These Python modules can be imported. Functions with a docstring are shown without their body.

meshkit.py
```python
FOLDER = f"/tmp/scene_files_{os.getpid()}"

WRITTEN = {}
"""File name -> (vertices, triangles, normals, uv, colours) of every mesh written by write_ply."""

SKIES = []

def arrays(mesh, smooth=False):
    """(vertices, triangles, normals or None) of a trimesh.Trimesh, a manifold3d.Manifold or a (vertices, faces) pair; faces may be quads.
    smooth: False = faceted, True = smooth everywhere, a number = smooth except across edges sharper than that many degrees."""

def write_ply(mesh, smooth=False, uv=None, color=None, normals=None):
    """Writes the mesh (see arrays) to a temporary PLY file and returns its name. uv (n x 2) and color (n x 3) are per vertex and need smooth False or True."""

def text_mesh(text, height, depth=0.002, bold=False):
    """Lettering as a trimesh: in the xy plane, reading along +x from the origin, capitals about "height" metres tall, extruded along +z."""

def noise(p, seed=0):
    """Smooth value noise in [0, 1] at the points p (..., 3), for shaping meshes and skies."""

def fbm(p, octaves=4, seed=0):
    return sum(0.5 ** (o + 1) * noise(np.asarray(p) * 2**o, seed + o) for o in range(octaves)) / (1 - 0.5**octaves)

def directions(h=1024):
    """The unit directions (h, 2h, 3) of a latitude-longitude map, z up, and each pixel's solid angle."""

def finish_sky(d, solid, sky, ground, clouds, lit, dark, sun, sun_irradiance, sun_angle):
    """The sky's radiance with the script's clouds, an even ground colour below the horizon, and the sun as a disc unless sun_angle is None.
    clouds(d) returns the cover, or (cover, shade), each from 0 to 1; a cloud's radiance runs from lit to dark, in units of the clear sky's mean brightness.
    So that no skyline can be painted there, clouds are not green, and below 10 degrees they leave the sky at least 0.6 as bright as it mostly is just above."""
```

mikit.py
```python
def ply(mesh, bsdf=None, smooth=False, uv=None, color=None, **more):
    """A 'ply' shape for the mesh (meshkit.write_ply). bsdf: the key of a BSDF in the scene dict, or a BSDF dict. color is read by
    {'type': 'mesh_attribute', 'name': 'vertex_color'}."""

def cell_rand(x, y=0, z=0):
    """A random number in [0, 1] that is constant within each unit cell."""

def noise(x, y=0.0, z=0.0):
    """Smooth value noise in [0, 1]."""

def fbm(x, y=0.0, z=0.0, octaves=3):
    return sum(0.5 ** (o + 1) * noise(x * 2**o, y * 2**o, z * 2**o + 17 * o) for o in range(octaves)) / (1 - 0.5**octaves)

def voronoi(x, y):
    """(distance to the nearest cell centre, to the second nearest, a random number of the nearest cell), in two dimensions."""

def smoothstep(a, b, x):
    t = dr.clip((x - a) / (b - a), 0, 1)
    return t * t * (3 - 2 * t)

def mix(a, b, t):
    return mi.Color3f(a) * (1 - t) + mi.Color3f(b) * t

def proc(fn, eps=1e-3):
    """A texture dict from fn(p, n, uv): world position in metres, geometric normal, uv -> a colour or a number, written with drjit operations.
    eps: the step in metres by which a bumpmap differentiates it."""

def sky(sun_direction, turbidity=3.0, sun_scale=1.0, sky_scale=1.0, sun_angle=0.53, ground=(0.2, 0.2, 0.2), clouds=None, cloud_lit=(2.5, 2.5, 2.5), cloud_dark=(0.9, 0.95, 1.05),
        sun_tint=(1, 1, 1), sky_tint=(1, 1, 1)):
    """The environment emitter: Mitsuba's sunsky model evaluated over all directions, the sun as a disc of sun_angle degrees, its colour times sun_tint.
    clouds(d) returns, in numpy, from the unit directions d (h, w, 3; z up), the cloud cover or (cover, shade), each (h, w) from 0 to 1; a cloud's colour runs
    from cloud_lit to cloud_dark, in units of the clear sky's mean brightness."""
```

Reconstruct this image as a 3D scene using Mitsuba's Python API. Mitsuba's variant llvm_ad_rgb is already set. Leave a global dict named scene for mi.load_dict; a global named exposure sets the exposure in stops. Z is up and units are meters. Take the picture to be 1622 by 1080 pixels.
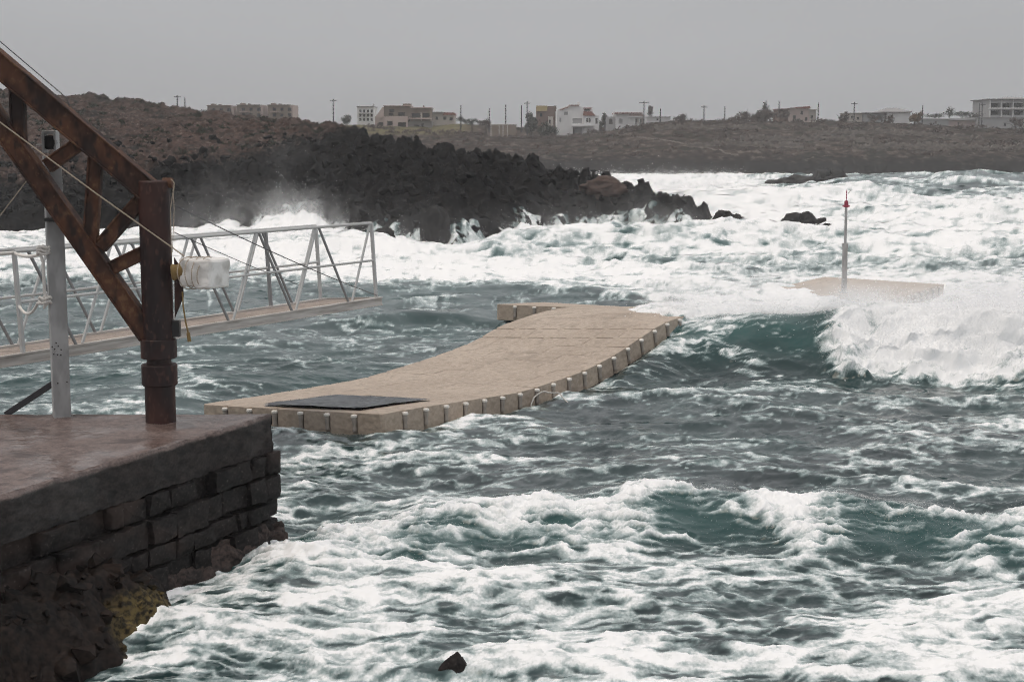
import math, random
import numpy as np, trimesh, manifold3d as m3
import drjit as dr, mitsuba as mi, mikit, meshkit
from scipy.interpolate import griddata, RBFInterpolator, interp1d
from mikit import proc, ply, smoothstep as sst, mix, fbm as tfbm, noise as tnoise

random.seed(7)
RNG = np.random.RandomState(11)
T = mi.ScalarTransform4f
scene, labels = {}, {}
F32 = np.float32

# ------------------------------------------------------------------ camera, sky, exposure
PITCH = math.atan(310 / 2400)
scene['camera'] = {
    'type': 'perspective', 'fov': 2 * math.degrees(math.atan(811 / 2400)), 'fov_axis': 'x',
    'near_clip': 0.1, 'far_clip': 3000.0,
    'to_world': T().look_at(origin=[0, 0, 5], target=[0, math.cos(PITCH), 5 - math.sin(PITCH)], up=[0, 0, 1]),
    'medium': {'type': 'ref', 'id': 'sea_air'}}


def overcast(d):
    # an overcast dome: brighter overhead than along the horizon, with soft cloud mottling
    el = d[..., 2]
    n = meshkit.fbm(d * np.array([3.0, 3.0, 9.0]), 4, 5) - 0.5
    lum = 0.375 + 0.625 * np.clip(el, 0, 1) ** 0.74 + 0.24 * n * (0.40 + el)
    return np.ones_like(el), np.clip(1 - lum, 0, 1)


scene['sky'] = mikit.sky((-0.25, -0.10, 0.96), turbidity=3, sun_scale=0.24, sun_angle=30, clouds=overcast,
                         cloud_lit=(2.86, 2.9, 2.98), cloud_dark=(0.0, 0.0, 0.0), sun_tint=(1, 1, 1.03),
                         ground=(0.25, 0.27, 0.28))
exposure = 1.5

scene['sea_air'] = {'type': 'homogeneous', 'albedo': {'type': 'rgb', 'value': [0.95, 0.95, 0.96]}, 'sigma_t': 0.0005}
scene['haze'] = {'type': 'cube', 'to_world': T().translate([0, 215, 11]).scale([260, 255, 14]),
                 'bsdf': {'type': 'null'}, 'interior': {'type': 'ref', 'id': 'sea_air'}}
labels['haze'] = {'label': 'thin grey sea haze over the whole bay', 'kind': 'stuff'}

# ------------------------------------------------------------------ noise for shaping meshes (numpy)
_PERM = np.random.RandomState(3).permutation(256).astype(np.int32)
_PERM = np.concatenate([_PERM, _PERM])
_ANG = np.random.RandomState(4).rand(256).astype(F32) * 2 * np.pi
_GX, _GY = np.cos(_ANG).astype(F32), np.sin(_ANG).astype(F32)


def gn(x, y, seed=0):
    """gradient noise, about -0.7 .. 0.7"""
    x = np.asarray(x, F32) + F32(17.31 * seed); y = np.asarray(y, F32) - F32(9.77 * seed)
    xi, yi = np.floor(x), np.floor(y)
    fx, fy = x - xi, y - yi
    xi = xi.astype(np.int32) & 255; yi = yi.astype(np.int32) & 255
    u = fx * fx * fx * (fx * (fx * 6 - 15) + 10); v = fy * fy * fy * (fy * (fy * 6 - 15) + 10)

    def g(a, b):
        h = _PERM[_PERM[(xi + a) & 255] + ((yi + b) & 255)]
        return _GX[h] * (fx - a) + _GY[h] * (fy - b)
    n0 = g(0, 0); n0 += u * (g(1, 0) - n0)
    n1 = g(0, 1); n1 += u * (g(1, 1) - n1)
    return n0 + v * (n1 - n0)


def fb(x, y, o=4, seed=0, gain=0.5, lac=2.03):
    s, a, k, t = 0, 1.0, 1.0, 0
    for i in range(o):
        s = s + a * gn(x * k, y * k, seed + i * 3); t += a; a *= gain; k *= lac
    return s / t * 1.4


def ridge(x, y, seed=0):
    return 1 - 2.0 * np.abs(gn(x, y, seed))


def worley(x, y, seed=0):
    x = np.asarray(x, F32); y = np.asarray(y, F32)
    xi, yi = np.floor(x), np.floor(y)
    ix, iy = xi.astype(np.int32), yi.astype(np.int32)
    f1 = np.full(x.shape, 9, F32); f2 = f1.copy()
    tab = np.random.RandomState(seed + 50).rand(256, 2).astype(F32)
    for a in (-1, 0, 1):
        for b in (-1, 0, 1):
            h = _PERM[_PERM[(ix + a) & 255] + ((iy + b) & 255)]
            d = np.hypot(xi + a + tab[h, 0] - x, yi + b + tab[h, 1] - y)
            f2 = np.where(d < f1, f1, np.minimum(f2, d)); f1 = np.minimum(f1, d)
    return f1, f2


def ss(a, b, x):
    t = np.clip((x - a) / (b - a), 0, 1)
    return t * t * (3 - 2 * t)


def lerp(a, b, t):
    return a + (b - a) * t


def curve(pts):
    p = np.array(pts, float)
    return lambda v: np.interp(v, p[:, 0], p[:, 1])


def smoothcurve(pts):
    from scipy.interpolate import PchipInterpolator
    p = np.array(pts, float)
    f = PchipInterpolator(p[:, 0], p[:, 1])
    return lambda v: f(np.clip(v, p[0, 0], p[-1, 0]))


# ------------------------------------------------------------------ the floating dock's course (plan frame and heave)
DP0 = np.array([-2.17, 25.0]); DU = np.array([0.55, 0.835]) / math.hypot(0.55, 0.835); DV = np.array([-DU[1], DU[0]])
DW = 4.2
dock_zr = smoothcurve([(-2, .55), (0, .53), (1.4, .48), (2.5, .42), (4.4, .34), (5.3, .37), (6.5, .44), (7.6, .58), (8.6, .78), (10.3, 1.10), (11.6, 1.16),
                       (13.5, 1.0), (17, .62), (20, .42), (24, .36), (27, .38), (30, .43), (33, .45)])
dock_zl = smoothcurve([(-2, .31), (0, .30), (2, .24), (4.4, .19), (6.0, .27), (8.5, .50), (10, .79), (12.3, .95), (14.2, .84), (17, .6), (20, .42), (24, .40), (30, .48), (33, .5)])


def dock_top(s, w):
    return lerp(dock_zr(s), dock_zl(s), np.clip(w, -1, 7.5) / DW)


def dock_sw(x, y):
    dx, dy = x - DP0[0], y - DP0[1]
    return dx * DU[0] + dy * DU[1], dx * DV[0] + dy * DV[1]


# ------------------------------------------------------------------ the sea
COAST = np.array([(-33.0, 88), (-26.7, 90), (-21.5, 92), (-18.6, 93), (-14.3, 90), (-9.0, 86), (-5.8, 82), (-4.85, 78), (-2.9, 76.5), (-1.5, 78.5), (.7, 90), (3.6, 96), (5.6, 97), (9.1, 95), (10.6, 92.5), (12.7, 97), (14, 104)])


def breaker(x, y, yc, A, front, back, level=0.0):
    t = yc - y
    f = 1 - ss(0, 1, t / front)
    return A * np.where(t > 0, f, level + (1 - level) * np.exp(-(np.maximum(-t, 0) / back) ** 1.5))


def sea_fields(x, y):
    x = x.astype(F32); y = y.astype(F32)
    s, w = dock_sw(x, y)
    far = ss(45, 70, y)
    lagoon = ss(0.4, -0.6, -(w - 4.0)) * ss(24, 27, y) * ss(58, 50, y - 0.25 * x) * ss(4, 1, x)
    coast = np.interp(x, COAST[:, 0], COAST[:, 1]).astype(F32)
    # --- chop: sharp-crested wavelets of many lengths, crests mostly across the view
    wx = x + 0.5 * gn(x / 2.1, y / 2.1, 31); wy = y + 0.35 * gn(x / 1.7, y / 1.7, 32)
    z = 0.22 * fb(x / 9, y / 6, 2, 1)
    a0 = lerp(0.145, 0.29, far) * (1 - 0.25 * lagoon)
    chop = np.zeros_like(x)
    for i, (L, amp, rot) in enumerate([(4.2, 1.0, .12), (2.3, .62, -.25), (1.25, .44, .35), (.68, .27, -.1), (.37, .135, .5), (.2, .072, -.4), (.11, .036, .2)]):
        c, sn = math.cos(rot), math.sin(rot)
        k = 1.0 if i < 2 else ss(130, 60, y) if i < 4 else ss(48, 30, y)
        r = ridge((c * wx + sn * wy) / (L * 1.5), (-sn * wx + c * wy) / (L * .8), 5 + i)
        chop += amp * k * (r * np.abs(r) * .6 + .4 * r - .25)
    z = z + a0 * chop
    # heaped seas in the surf zone
    fx, fy = x + 2.5 * gn(x / 9, y / 9, 33), y + 2.5 * gn(x / 8, y / 11, 34)
    heap = np.clip(ridge(fx / 13, fy / 7.5, 35), -1, 1); heap2 = ridge(fx / 6, fy / 4.0, 36)
    offshore = lerp(1, .3, ss(16, 4, np.abs(y - coast + 2)) * ss(16, 10, x))
    z = z * lerp(1, .75, 1 - offshore) + far * offshore * lerp(1, .35, ss(110, 160, y)) * (.42 * heap * np.abs(heap) + .26 * heap2 * np.abs(heap2))
    # --- the big breaker in front of the dock, broken from its middle to the right
    yc = 34.3 - 0.10 * (x - 3.6) + 0.45 * gn(x / 2.6, x * 0, 40)
    A = curve([(1.2, 0), (2.6, .22), (3.8, .64), (5.0, 1.0), (6.0, 1.20), (7.2, 1.22), (8.2, 1.24), (9.2, 1.10), (10.5, 1.12), (12, .95), (14, .7), (20, .5)])(x) * (1 + .10 * gn(x / .9, x * 0, 46))
    broken = ss(6.7, 8.0, x + 0.9 * gn(y / .9, x / .9, 41) + .35 * (34 - y))
    ragged = fb(x / 1.5, y / 1.5, 4, 42, .6)
    yb = yc - broken * (0.5 + 0.9 * ragged)
    front = 2.9 - .7 * broken
    big = breaker(x, y, yb, A, front, 3.4, .30)
    t = yb - y
    near_b = np.exp(-((y - yb) / 2.5) ** 2) * ss(1.5, 3.0, x)
    z = z * (1 - .45 * near_b) + big * ss(47, 40, y)
    # --- the low breaker in the foreground
    yc2 = curve([(-4, 18.2), (-2.2, 18.4), (-1, 18.9), (1, 19.5), (3, 19.7), (4.2, 19.3), (5, 18.9), (8, 18.5)])(x) - .25 + 0.8 * gn(x / 1.7, x * 0, 43)
    A2 = curve([(-4.0, .05), (-2.6, .25), (-1.2, .36), (.5, .44), (1.6, .56), (2.6, .55), (3.4, .42), (4.5, .46), (8, .42)])(x)
    A2 = .72 * A2 * (1 + .55 * gn(x / .9, y / 3, 44))
    fr = breaker(x, y, yc2, A2, 1.9, 1.6, 0)
    near_f = np.exp(-((y - yc2 + .4) / 1.4) ** 2)
    qx_, qy_ = x + 2.98, y - 18.52
    wall_d = qx_ * .921 - qy_ * .390
    z = z * (1 - .35 * near_f) + fr + .10 * ss(20, 16, y) - .20 * np.exp(-(wall_d / .55) ** 2) * ss(21, 19, y)
    # --- lagoon wavelets
    ycl = 41.0 + .25 * (x + 3) + .5 * gn(x / 1.5, x * 0, 45)
    z = z + breaker(x, y, ycl, .36 * np.exp(-((x + 2.6) / 2.6) ** 2), 1.3, 2.0)
    z = z + lagoon * .10 * ridge(x / 4.5 + .3 * gn(x / 2, y / 2, 47), y / 1.9, 48)
    # --- swells far out and run-up against the rocks
    sw = 0
    for (y0, x0, wd, A_, fr_, bk_, sd) in [(150, 60, 32, 2.1, 15, 22, 1), (205, 62, 60, .8, 16, 18, 2), (120, 34, 22, 1.0, 9, 14, 3), (92, 30, 12, 1.1, 7, 8, 4), (69, 15, 13, .55, 4, 6, 5), (66, -4, 14, .4, 4, 6, 6), (180, 18, 22, .6, 9, 12, 7), (110, 22, 9, .9, 7, 9, 8)]:
        yy = y0 + 3.5 * gn(x / 14, x * 0, 50 + sd) * (y0 / 110)
        sw = sw + breaker(x, y, yy, A_ * np.exp(-((x - x0) / wd) ** 4) * (1 + .5 * gn(x / 7, y / 40, 60 + sd)), fr_, bk_)
    z = z + sw
    z = z * lerp(1, .30, ss(13, 4, np.abs(y - coast + 1)) * ss(15, 11, x)) - .06 * ss(13, 4, np.abs(y - coast + 1)) * ss(15, 11, x)
    shore = np.exp(-((y - coast + .5) / 2.6) ** 2) * ss(15, 11, x)
    jet = np.clip(-.15 + 1.0 * fb(x / 2.0, x * 0 + 3, 3, 65) + 1.2 * np.exp(-((x + 12.6) / 2.6) ** 2) + .5 * np.exp(-((x + 17.5) / 1.6) ** 2), 0, 1.8)
    z = z + shore * (jet + .35 * fb(x / .9, y / 1.5, 3, 66) * jet)
    # --- foam density
    blot = fb(x / 2.4, y / 1.7, 3, 71)
    D = .01 + .24 * blot
    D = lerp(D, .40 + .34 * blot, ss(18.3, 17.0, y + .8 * gn(x / .9, y / .9, 70)))
    D = lerp(D, .25 + .28 * blot, ss(25.5, 22, y) * ss(2.5, -1.5, x) * ss(17, 18.5, y) * .8)
    D = lerp(D, -.14 + .10 * blot + .34 * ss(-3.5, -8, x) * ss(36, 27, y), lagoon)
    D = lerp(D, .24 + .26 * blot, ss(7, 12, x) * ss(33, 28, y) * ss(19, 24, y))
    surf = ss(47, 56, y + 2.5 * gn(x / 5, y / 5, 73) + ss(4, -10, x) * -3 + ss(3, 8, x) * 9)
    band = fb(x / 13, y / 6, 4, 74)
    Ds = .56 + .46 * band + .26 * heap
    Ds = lerp(Ds, .74 + .34 * band + .12 * heap, ss(60, 76, y) * ss(18, 8, x))
    Ds = lerp(Ds, .64 + .40 * band + .24 * heap, ss(66, 80, y) * ss(112, 97, y) * ss(5, 14, x))
    Ds = lerp(Ds, .46 + .25 * band, np.exp(-((y - 59) / 4.5) ** 2) * ss(2, 8, x))
    Ds = lerp(Ds, .52 + .25 * band, np.exp(-((y - 66) / 4.0) ** 2) * np.exp(-((x - 2) / 5) ** 2) * .8)
    Ds = lerp(Ds, .90 + .25 * band, ss(104, 112, y) * ss(26, 20, x - .08 * (y - 110)))
    openw = ss(110, 126, y + 8 * gn(x / 12, y / 14, 76)) * ss(21, 31, x - .08 * (y - 110) + 6 * gn(x / 10, y / 18, 77))
    Ds = lerp(Ds, -.04 + .34 * band + .55 * ss(.45, .95, heap), openw)
    Ds = lerp(Ds, .38, np.exp(-((x - 15.5) / 4.5) ** 2 - ((y - 128) / 9) ** 2))
    Ds = lerp(Ds, .95, ss(222, 230, y) * ss(.0, .3, fb(x / 9, y / 20, 2, 69) + .25))
    D = lerp(D, Ds, surf)
    D = lerp(D, 1.0, shore * ss(0, .5, jet + .3))
    # foam made by the breakers
    lace = fb(x / .7, y / .7, 4, 78, .6)
    yz = y + big
    wall = ss(3.6, 2.6, t) * ss(-.5, .35, t + .4 * lace) * ss(2.5, 4, x) * (1 - broken)
    D = lerp(D, -.05 + .22 * fb(x / 1.6, yz / 1.6, 4, 67), wall)
    D = lerp(D, .90 + .2 * lace, broken * ss(2.7, 1.2, t + 1.3 * ragged + .5 * lace) * ss(48, 44, y))
    D = lerp(D, .74 + .3 * lace + .15 * blot, ss(.1, -.7, t + .7 * lace) * ss(46, 42, y) * ss(1.4, 3.2, x + .8 * lace))
    t2 = yc2 - y
    Dm = fb(x / 1.1, (y + fr) / 1.0, 4, 79, .55)
    b2 = ss(-.9, -.1, t2) * ss(2.4, .9, t2) * ss(.04, .2, A2)
    G = smoothcurve([(-4, .36), (-2.5, .46), (.5, .50), (1.2, .78), (1.7, .66), (2.2, .20), (3.0, .18), (3.4, .44), (3.9, .52), (4.4, .20), (5.0, .14), (5.6, .50), (8, .56)])(x + .5 * gn(x / .6, y / .6, 68))
    D = lerp(D, G - .04 + .75 * Dm + .22 * ss(.7, .0, np.abs(t2 + .15)), b2 * .9)
    # wash over the dock and along its edges
    over = ss(-.5, 1.0, s - 10.2 - .62 * np.clip(w, 0, 5) + .8 * gn(w / 1.1, s / 1.1, 80)) * ss(25.5, 21.5, s - .9 * w + 1.3 * gn(w / 1.0, s / 1.0, 81))
    over *= np.maximum(ss(3.4, 1.6, w - .35 * (s - 12)), ss(14, 17, s))
    inside = ss(-.25, .05, w) * ss(-.25, .05, s) * ss(.25, -.05, w - DW) * ss(30.3, 30.05, s)
    wing = ss(4.0, 4.2, w) * ss(6.7, 6.45, w) * ss(13.0, 13.3, s) * ss(15.8, 15.5, s)
    round_ = ss(-1.6, -.1, w) * ss(-1.4, -.1, s) * ss(1.6, .1, w - DW) * ss(32, 30.2, s)
    top = dock_top(s, w)
    z = lerp(z, top - .36 + .5 * a0 * chop + .03 + .10 * fb(x / .9, y / .9, 3, 83), round_ * .85 * (1 - over * .6))
    z = lerp(z, top - .46 + .25 * np.minimum(a0 * chop, .1), np.maximum(inside, wing) * (1 - over))
    z = lerp(z, top + .08 + .14 * fb(x / .8, y / .8, 3, 82), np.maximum(inside, .7 * round_) * over)
    D = lerp(D, .80 + .2 * lace, over * np.maximum(inside, round_))
    D = np.maximum(D, (.24 + .35 * lace) * round_ * ss(.2, -.1, w))
    # white caps on the sharpest wavelets
    D = D + .26 * np.clip(chop - .75, 0, 1) * (1 - .6 * lagoon) + .16 * ss(.45, 1.1, chop) * (1 - far)
    return z, D, broken * ss(2.4, 1.0, t) * ss(-6, -2, t), near_b, lagoon, t, t2, far, heap


def foam_pattern(x, y):
    """a lacy, streaked pattern around 0.5: filaments between bubbles, at three sizes, drawn out across the wind"""
    far = ss(40, 90, y)
    k = 1 / lerp(1.0, 2.6, far)
    ax, ay = x * k, y * k * .85
    qx = ax + .55 * fb(ax / 1.3, ay / 1.3, 4, 90); qy = ay + .55 * fb(ax / 1.3, ay / 1.3, 4, 93)
    f1, f2 = worley(qx / 1.05, qy / .60, 1); l1 = 1 - ss(0, .55, f2 - f1)
    f1, f2 = worley(qx / .42 + 7, qy / .25, 2); l2 = 1 - ss(0, .55, f2 - f1)
    b = fb(qx / 1.9, qy / .9, 5, 96, .58) * .5 + .5
    c = fb(qx / .42, qy / .14, 5, 99, .62) * .5 + .5
    st = 1 - np.abs(fb(qx / 2.6, qy / .5, 4, 102, .6)) * 2.0
    s2 = 1 - np.abs(fb(qx / .75 + .3 * st, qy / .20, 3, 106, .6)) * 2.0
    return .30 * b + .12 * l1 + .11 * l2 + .24 * c + .14 * st + .15 * s2


def build_sea():
    # rows get denser towards the viewer and on the two breakers; the sheet fans out with distance
    yy = np.linspace(10.5, 262, 60000)
    dens = 1 / yy ** 1.42 * (1 + 1.0 * np.exp(-((yy - 18) / 1.8) ** 2) + 2.2 * np.exp(-((yy - 32.6) / 1.9) ** 2) + .5 * np.exp(-((yy - 84) / 10) ** 2))
    cum = np.cumsum(dens); cum = (cum - cum[0]) / (cum[-1] - cum[0])
    NR, NC = 900, 1000
    rows = np.interp(np.linspace(0, 1, NR), cum, yy)
    ang = np.linspace(-.46, .46, NC)
    Y = np.repeat(rows[:, None], NC, 1); X = ang[None, :] * (Y + 1.5)
    z, D, brk, near_b, lag_, t, t2, far, heap = sea_fields(X, Y)
    near = 1 - far
    YZ = Y + np.clip(z, 0, 3) * 1.0          # follows the steep faces
    N = foam_pattern(X, YZ)
    N = (N - N.mean()) / N.std() * .19 + .5
    wdt = lerp(.41, .44, far)
    cov = np.clip((N + D - 1) / (2 * wdt) + .5, 0, 1)
    # thin filaments of old foam on the darker water
    fq = fb(X / 1.1, YZ / .8, 4, 140, .6)
    fil = ridge(X / 1.5 + .8 * fq, YZ / .55 + .8 * fq, 141); fil = ss(.80, .99, fil) * ss(-.25, .35, fb(X / 2.2, YZ / 1.4, 3, 142)) * near
    foam = np.clip(cov ** 1.25 + .40 * fil * ss(-.05, .25, D), 0, 1)
    # relief of the foam itself
    k = np.clip(Y / 26, .7, 4)
    bl = np.abs(fb(X / (.42 * k), YZ / (.34 * k), 4, 110, .55)) * 1.3
    z = z + foam * bl * lerp(.06, .17, far)
    bl2 = 1 - np.abs(fb(X / 1.1, YZ / 1.0, 5, 120, .58)) * 2
    bl3 = fb(X / 2.3, YZ / 2.0, 3, 121)
    z = z + brk * (.26 * bl2 + .20 * bl3)
    front = ss(-.9, -.1, t2) * ss(2.0, .8, t2)
    z = z + front * foam * .10 * (1 - np.abs(fb(X / .45, YZ / .5, 5, 125, .58)) * 2)
    Yd = Y - brk * .35 * fb(X / .8, YZ / .8, 4, 122) - front * foam * .18 * fb(X / .5, YZ / .5, 3, 123)
    green_translit = np.clip(.16 + .25 * far * ss(130, 100, Y) + .22 * ss(0, 1, lag_) + .75 * near_b * ss(3.0, .6, t) * ss(-.5, .3, t) * (1 + .8 * fb(X / 1.7, YZ / 1.1, 3, 131)) + .50 * front + .35 * far * ss(.4, .9, D) + .30 * fb(X / 3, Y / 3, 3, 130) + .25 * np.clip(heap, 0, 1) * far, 0, 1)  # green of the water, plus painted light shining through breaker faces and crests
    i = np.arange(NR - 1)[:, None] * NC + np.arange(NC - 1)[None, :]
    f = np.stack([i, i + 1, i + NC + 1, i + NC], -1).reshape(-1, 4)
    v = np.stack([X, Yd, z], -1).reshape(-1, 3)
    return v, f, np.stack([foam.ravel(), green_translit.ravel()], 1)


def water_body(p, n, uv):
    g = tfbm(p.x * .7, p.y * .7, p.z, 2)
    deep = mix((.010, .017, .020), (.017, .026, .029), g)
    clear = mix(deep, (.020, .078, .074), uv.y)  # second channel: green tint, painting light passed through thin wave faces
    return mix(clear, (.21, .285, .285), sst(.02, .50, uv.x))       # bubbles just under the surface


def foam_amount(p, n, uv):
    a = .5 * tfbm(p.x * 13, (p.y + p.z) * 9, 0, 3) + .5 * tfbm(p.x * 47, (p.y + p.z) * 26, 3, 2)
    return dr.clip(sst(.12, .95, uv.x + (a - .5) * .72 * sst(.02, .2, uv.x)) * 1.0, 0, 1)


def foam_tint(p, n, uv):
    a = tfbm(p.x * 6, p.y * 5, p.z * 6, 3)
    return mix((.66, .71, .715), (.915, .92, .925), sst(.2, .75, uv.x * .8 + a * .35))


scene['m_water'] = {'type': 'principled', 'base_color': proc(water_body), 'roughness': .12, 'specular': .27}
scene['m_foam'] = {'type': 'diffuse', 'reflectance': proc(foam_tint)}
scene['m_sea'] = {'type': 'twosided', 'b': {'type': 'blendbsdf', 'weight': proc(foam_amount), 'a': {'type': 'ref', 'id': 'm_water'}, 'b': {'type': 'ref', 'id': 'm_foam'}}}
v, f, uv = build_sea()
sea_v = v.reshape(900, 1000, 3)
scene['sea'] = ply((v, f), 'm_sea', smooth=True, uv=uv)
labels['sea'] = {'kind': 'structure', 'label': 'rough grey green sea with breaking waves and white foam'}
# ------------------------------------------------------------------ land
CP, SP = math.cos(PITCH), math.sin(PITCH)


def at(px, py, Y):
    """the point of the world, Y metres ahead, that the photograph shows at this pixel"""
    r = np.array([(px - 811) / 2400, CP + SP * (540 - py) / 2400, -SP + CP * (540 - py) / 2400])
    return np.array([0, 0, 5.0]) + r * Y / r[1]


def survey(pts, X, Y, near=()):
    P = np.array(pts, float)
    g = griddata(P[:, :2], P[:, 2], (X, Y), 'linear')
    gn_ = griddata(P[:, :2], P[:, 2], (X, Y), 'nearest')
    return np.where(np.isnan(g), gn_, g)


def grid_mesh(x0, x1, nx, y0, y1, ny, fn):
    X, Y = np.meshgrid(np.linspace(x0, x1, nx), np.linspace(y0, y1, ny))
    P = fn(X, Y)
    i = np.arange(ny - 1)[:, None] * nx + np.arange(nx - 1)[None, :]
    return P.reshape(-1, 3), np.stack([i, i + 1, i + nx + 1, i + nx], -1).reshape(-1, 4)


# the near headland of black rock, brown scrub on its upper left slope
HEAD = []
coast = [(-300, 366, 88), (-60, 366, 88), (100, 360, 90), (250, 350, 92), (330, 345, 93), (430, 348, 90), (560, 352, 86), (640, 355, 82), (662, 378, 78), (720, 385, 76.5), (765, 378, 78.5),
         (830, 358, 90), (900, 353, 96), (950, 352, 97), (1040, 356, 95), (1085, 362, 92.5), (1125, 352, 97)]
ridge_line = [(-300, 100, 170), (-60, 135, 165), (20, 142, 162), (100, 156, 160), (135, 150, 158), (150, 148, 158), (172, 156, 158), (215, 159, 158), (265, 167, 158), (300, 172, 156), (320, 176, 155), (390, 185, 152), (470, 193, 146), (500, 191, 140), (528, 195, 134),
         (546, 206, 128), (592, 216, 124), (640, 222, 120), (662, 229, 118), (700, 240, 114), (730, 239, 113), (762, 240, 112), (792, 246, 111), (832, 251, 110.5), (872, 266, 109), (902, 271, 108), (960, 279, 106), (992, 291, 104), (1032, 301, 102), (1078, 316, 99.5), (1100, 330, 98.5)]
for px, py, Yc in coast:
    q = at(px, 300, Yc); x = q[0]
    HEAD += [(x, Yc - 14, -4), (x, Yc - 3, -1.2), (x, Yc, .2), (x, Yc + 1.6, 1.2)]
for px, py, Yr in ridge_line:
    q = at(px, py, Yr)
    c = np.interp(px, [a[0] for a in coast], [a[2] for a in coast])
    HEAD.append(tuple(q))
    for t in (.35, .7):
        yb = lerp(c + 1.6, Yr, t); rise = t ** .8
        HEAD.append((q[0] * lerp(c / Yr, 1, t), yb, lerp(1.2, q[2], rise)))
    b = q * 1.0; HEAD += [(q[0] * 1.1, Yr + 14, q[2] - 2.2), (q[0] * 1.3, Yr + 45, min(q[2] - 3, 1.0) - 3)]
HEAD += [(13.2, 97, -1.5), (14, 90, -4), (16, 105, -4), (17, 118, -4), (40, 150, -4)]
HEAD = np.array(HEAD)


def headland_z(X, Y):
    z = survey(HEAD, X, Y)
    up = ss(0, 3.5, z)
    inland = ss(-8, -24, X) * ss(2.5, 5.5, z)
    crag = ss(-2.5, .6, z) * (1 - .55 * inland)
    f1, f2 = worley(X / 3.1 + .3 * fb(X / 2, Y / 2, 2, 210), Y / 3.8, 11)
    g1, g2 = worley(X / 1.15 + .3 * fb(X, Y, 2, 211), Y / 1.5, 12)
    h1, h2 = worley(X / .5, Y / .62, 13)
    rough = .95 * (ss(0, .55, f2 - f1) - .6) + .75 * (ss(0, .6, g2 - g1) - .55) + .34 * (ss(0, .6, h2 - h1) - .5)
    rough = rough + .7 * fb(X / 6, Y / 7, 3, 212) + .25 * fb(X / .7, Y / .9, 3, 213, .6)
    top = survey(HEAD, X, Y)
    calm = ss(2.2, .4, np.abs(0 * z))  # keeps one scale everywhere
    return z + crag * rough * lerp(.34, .80, ss(.4, 3.6, z)) + inland * .35 * fb(X / 1.1, Y / 1.6, 4, 214, .6)


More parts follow.
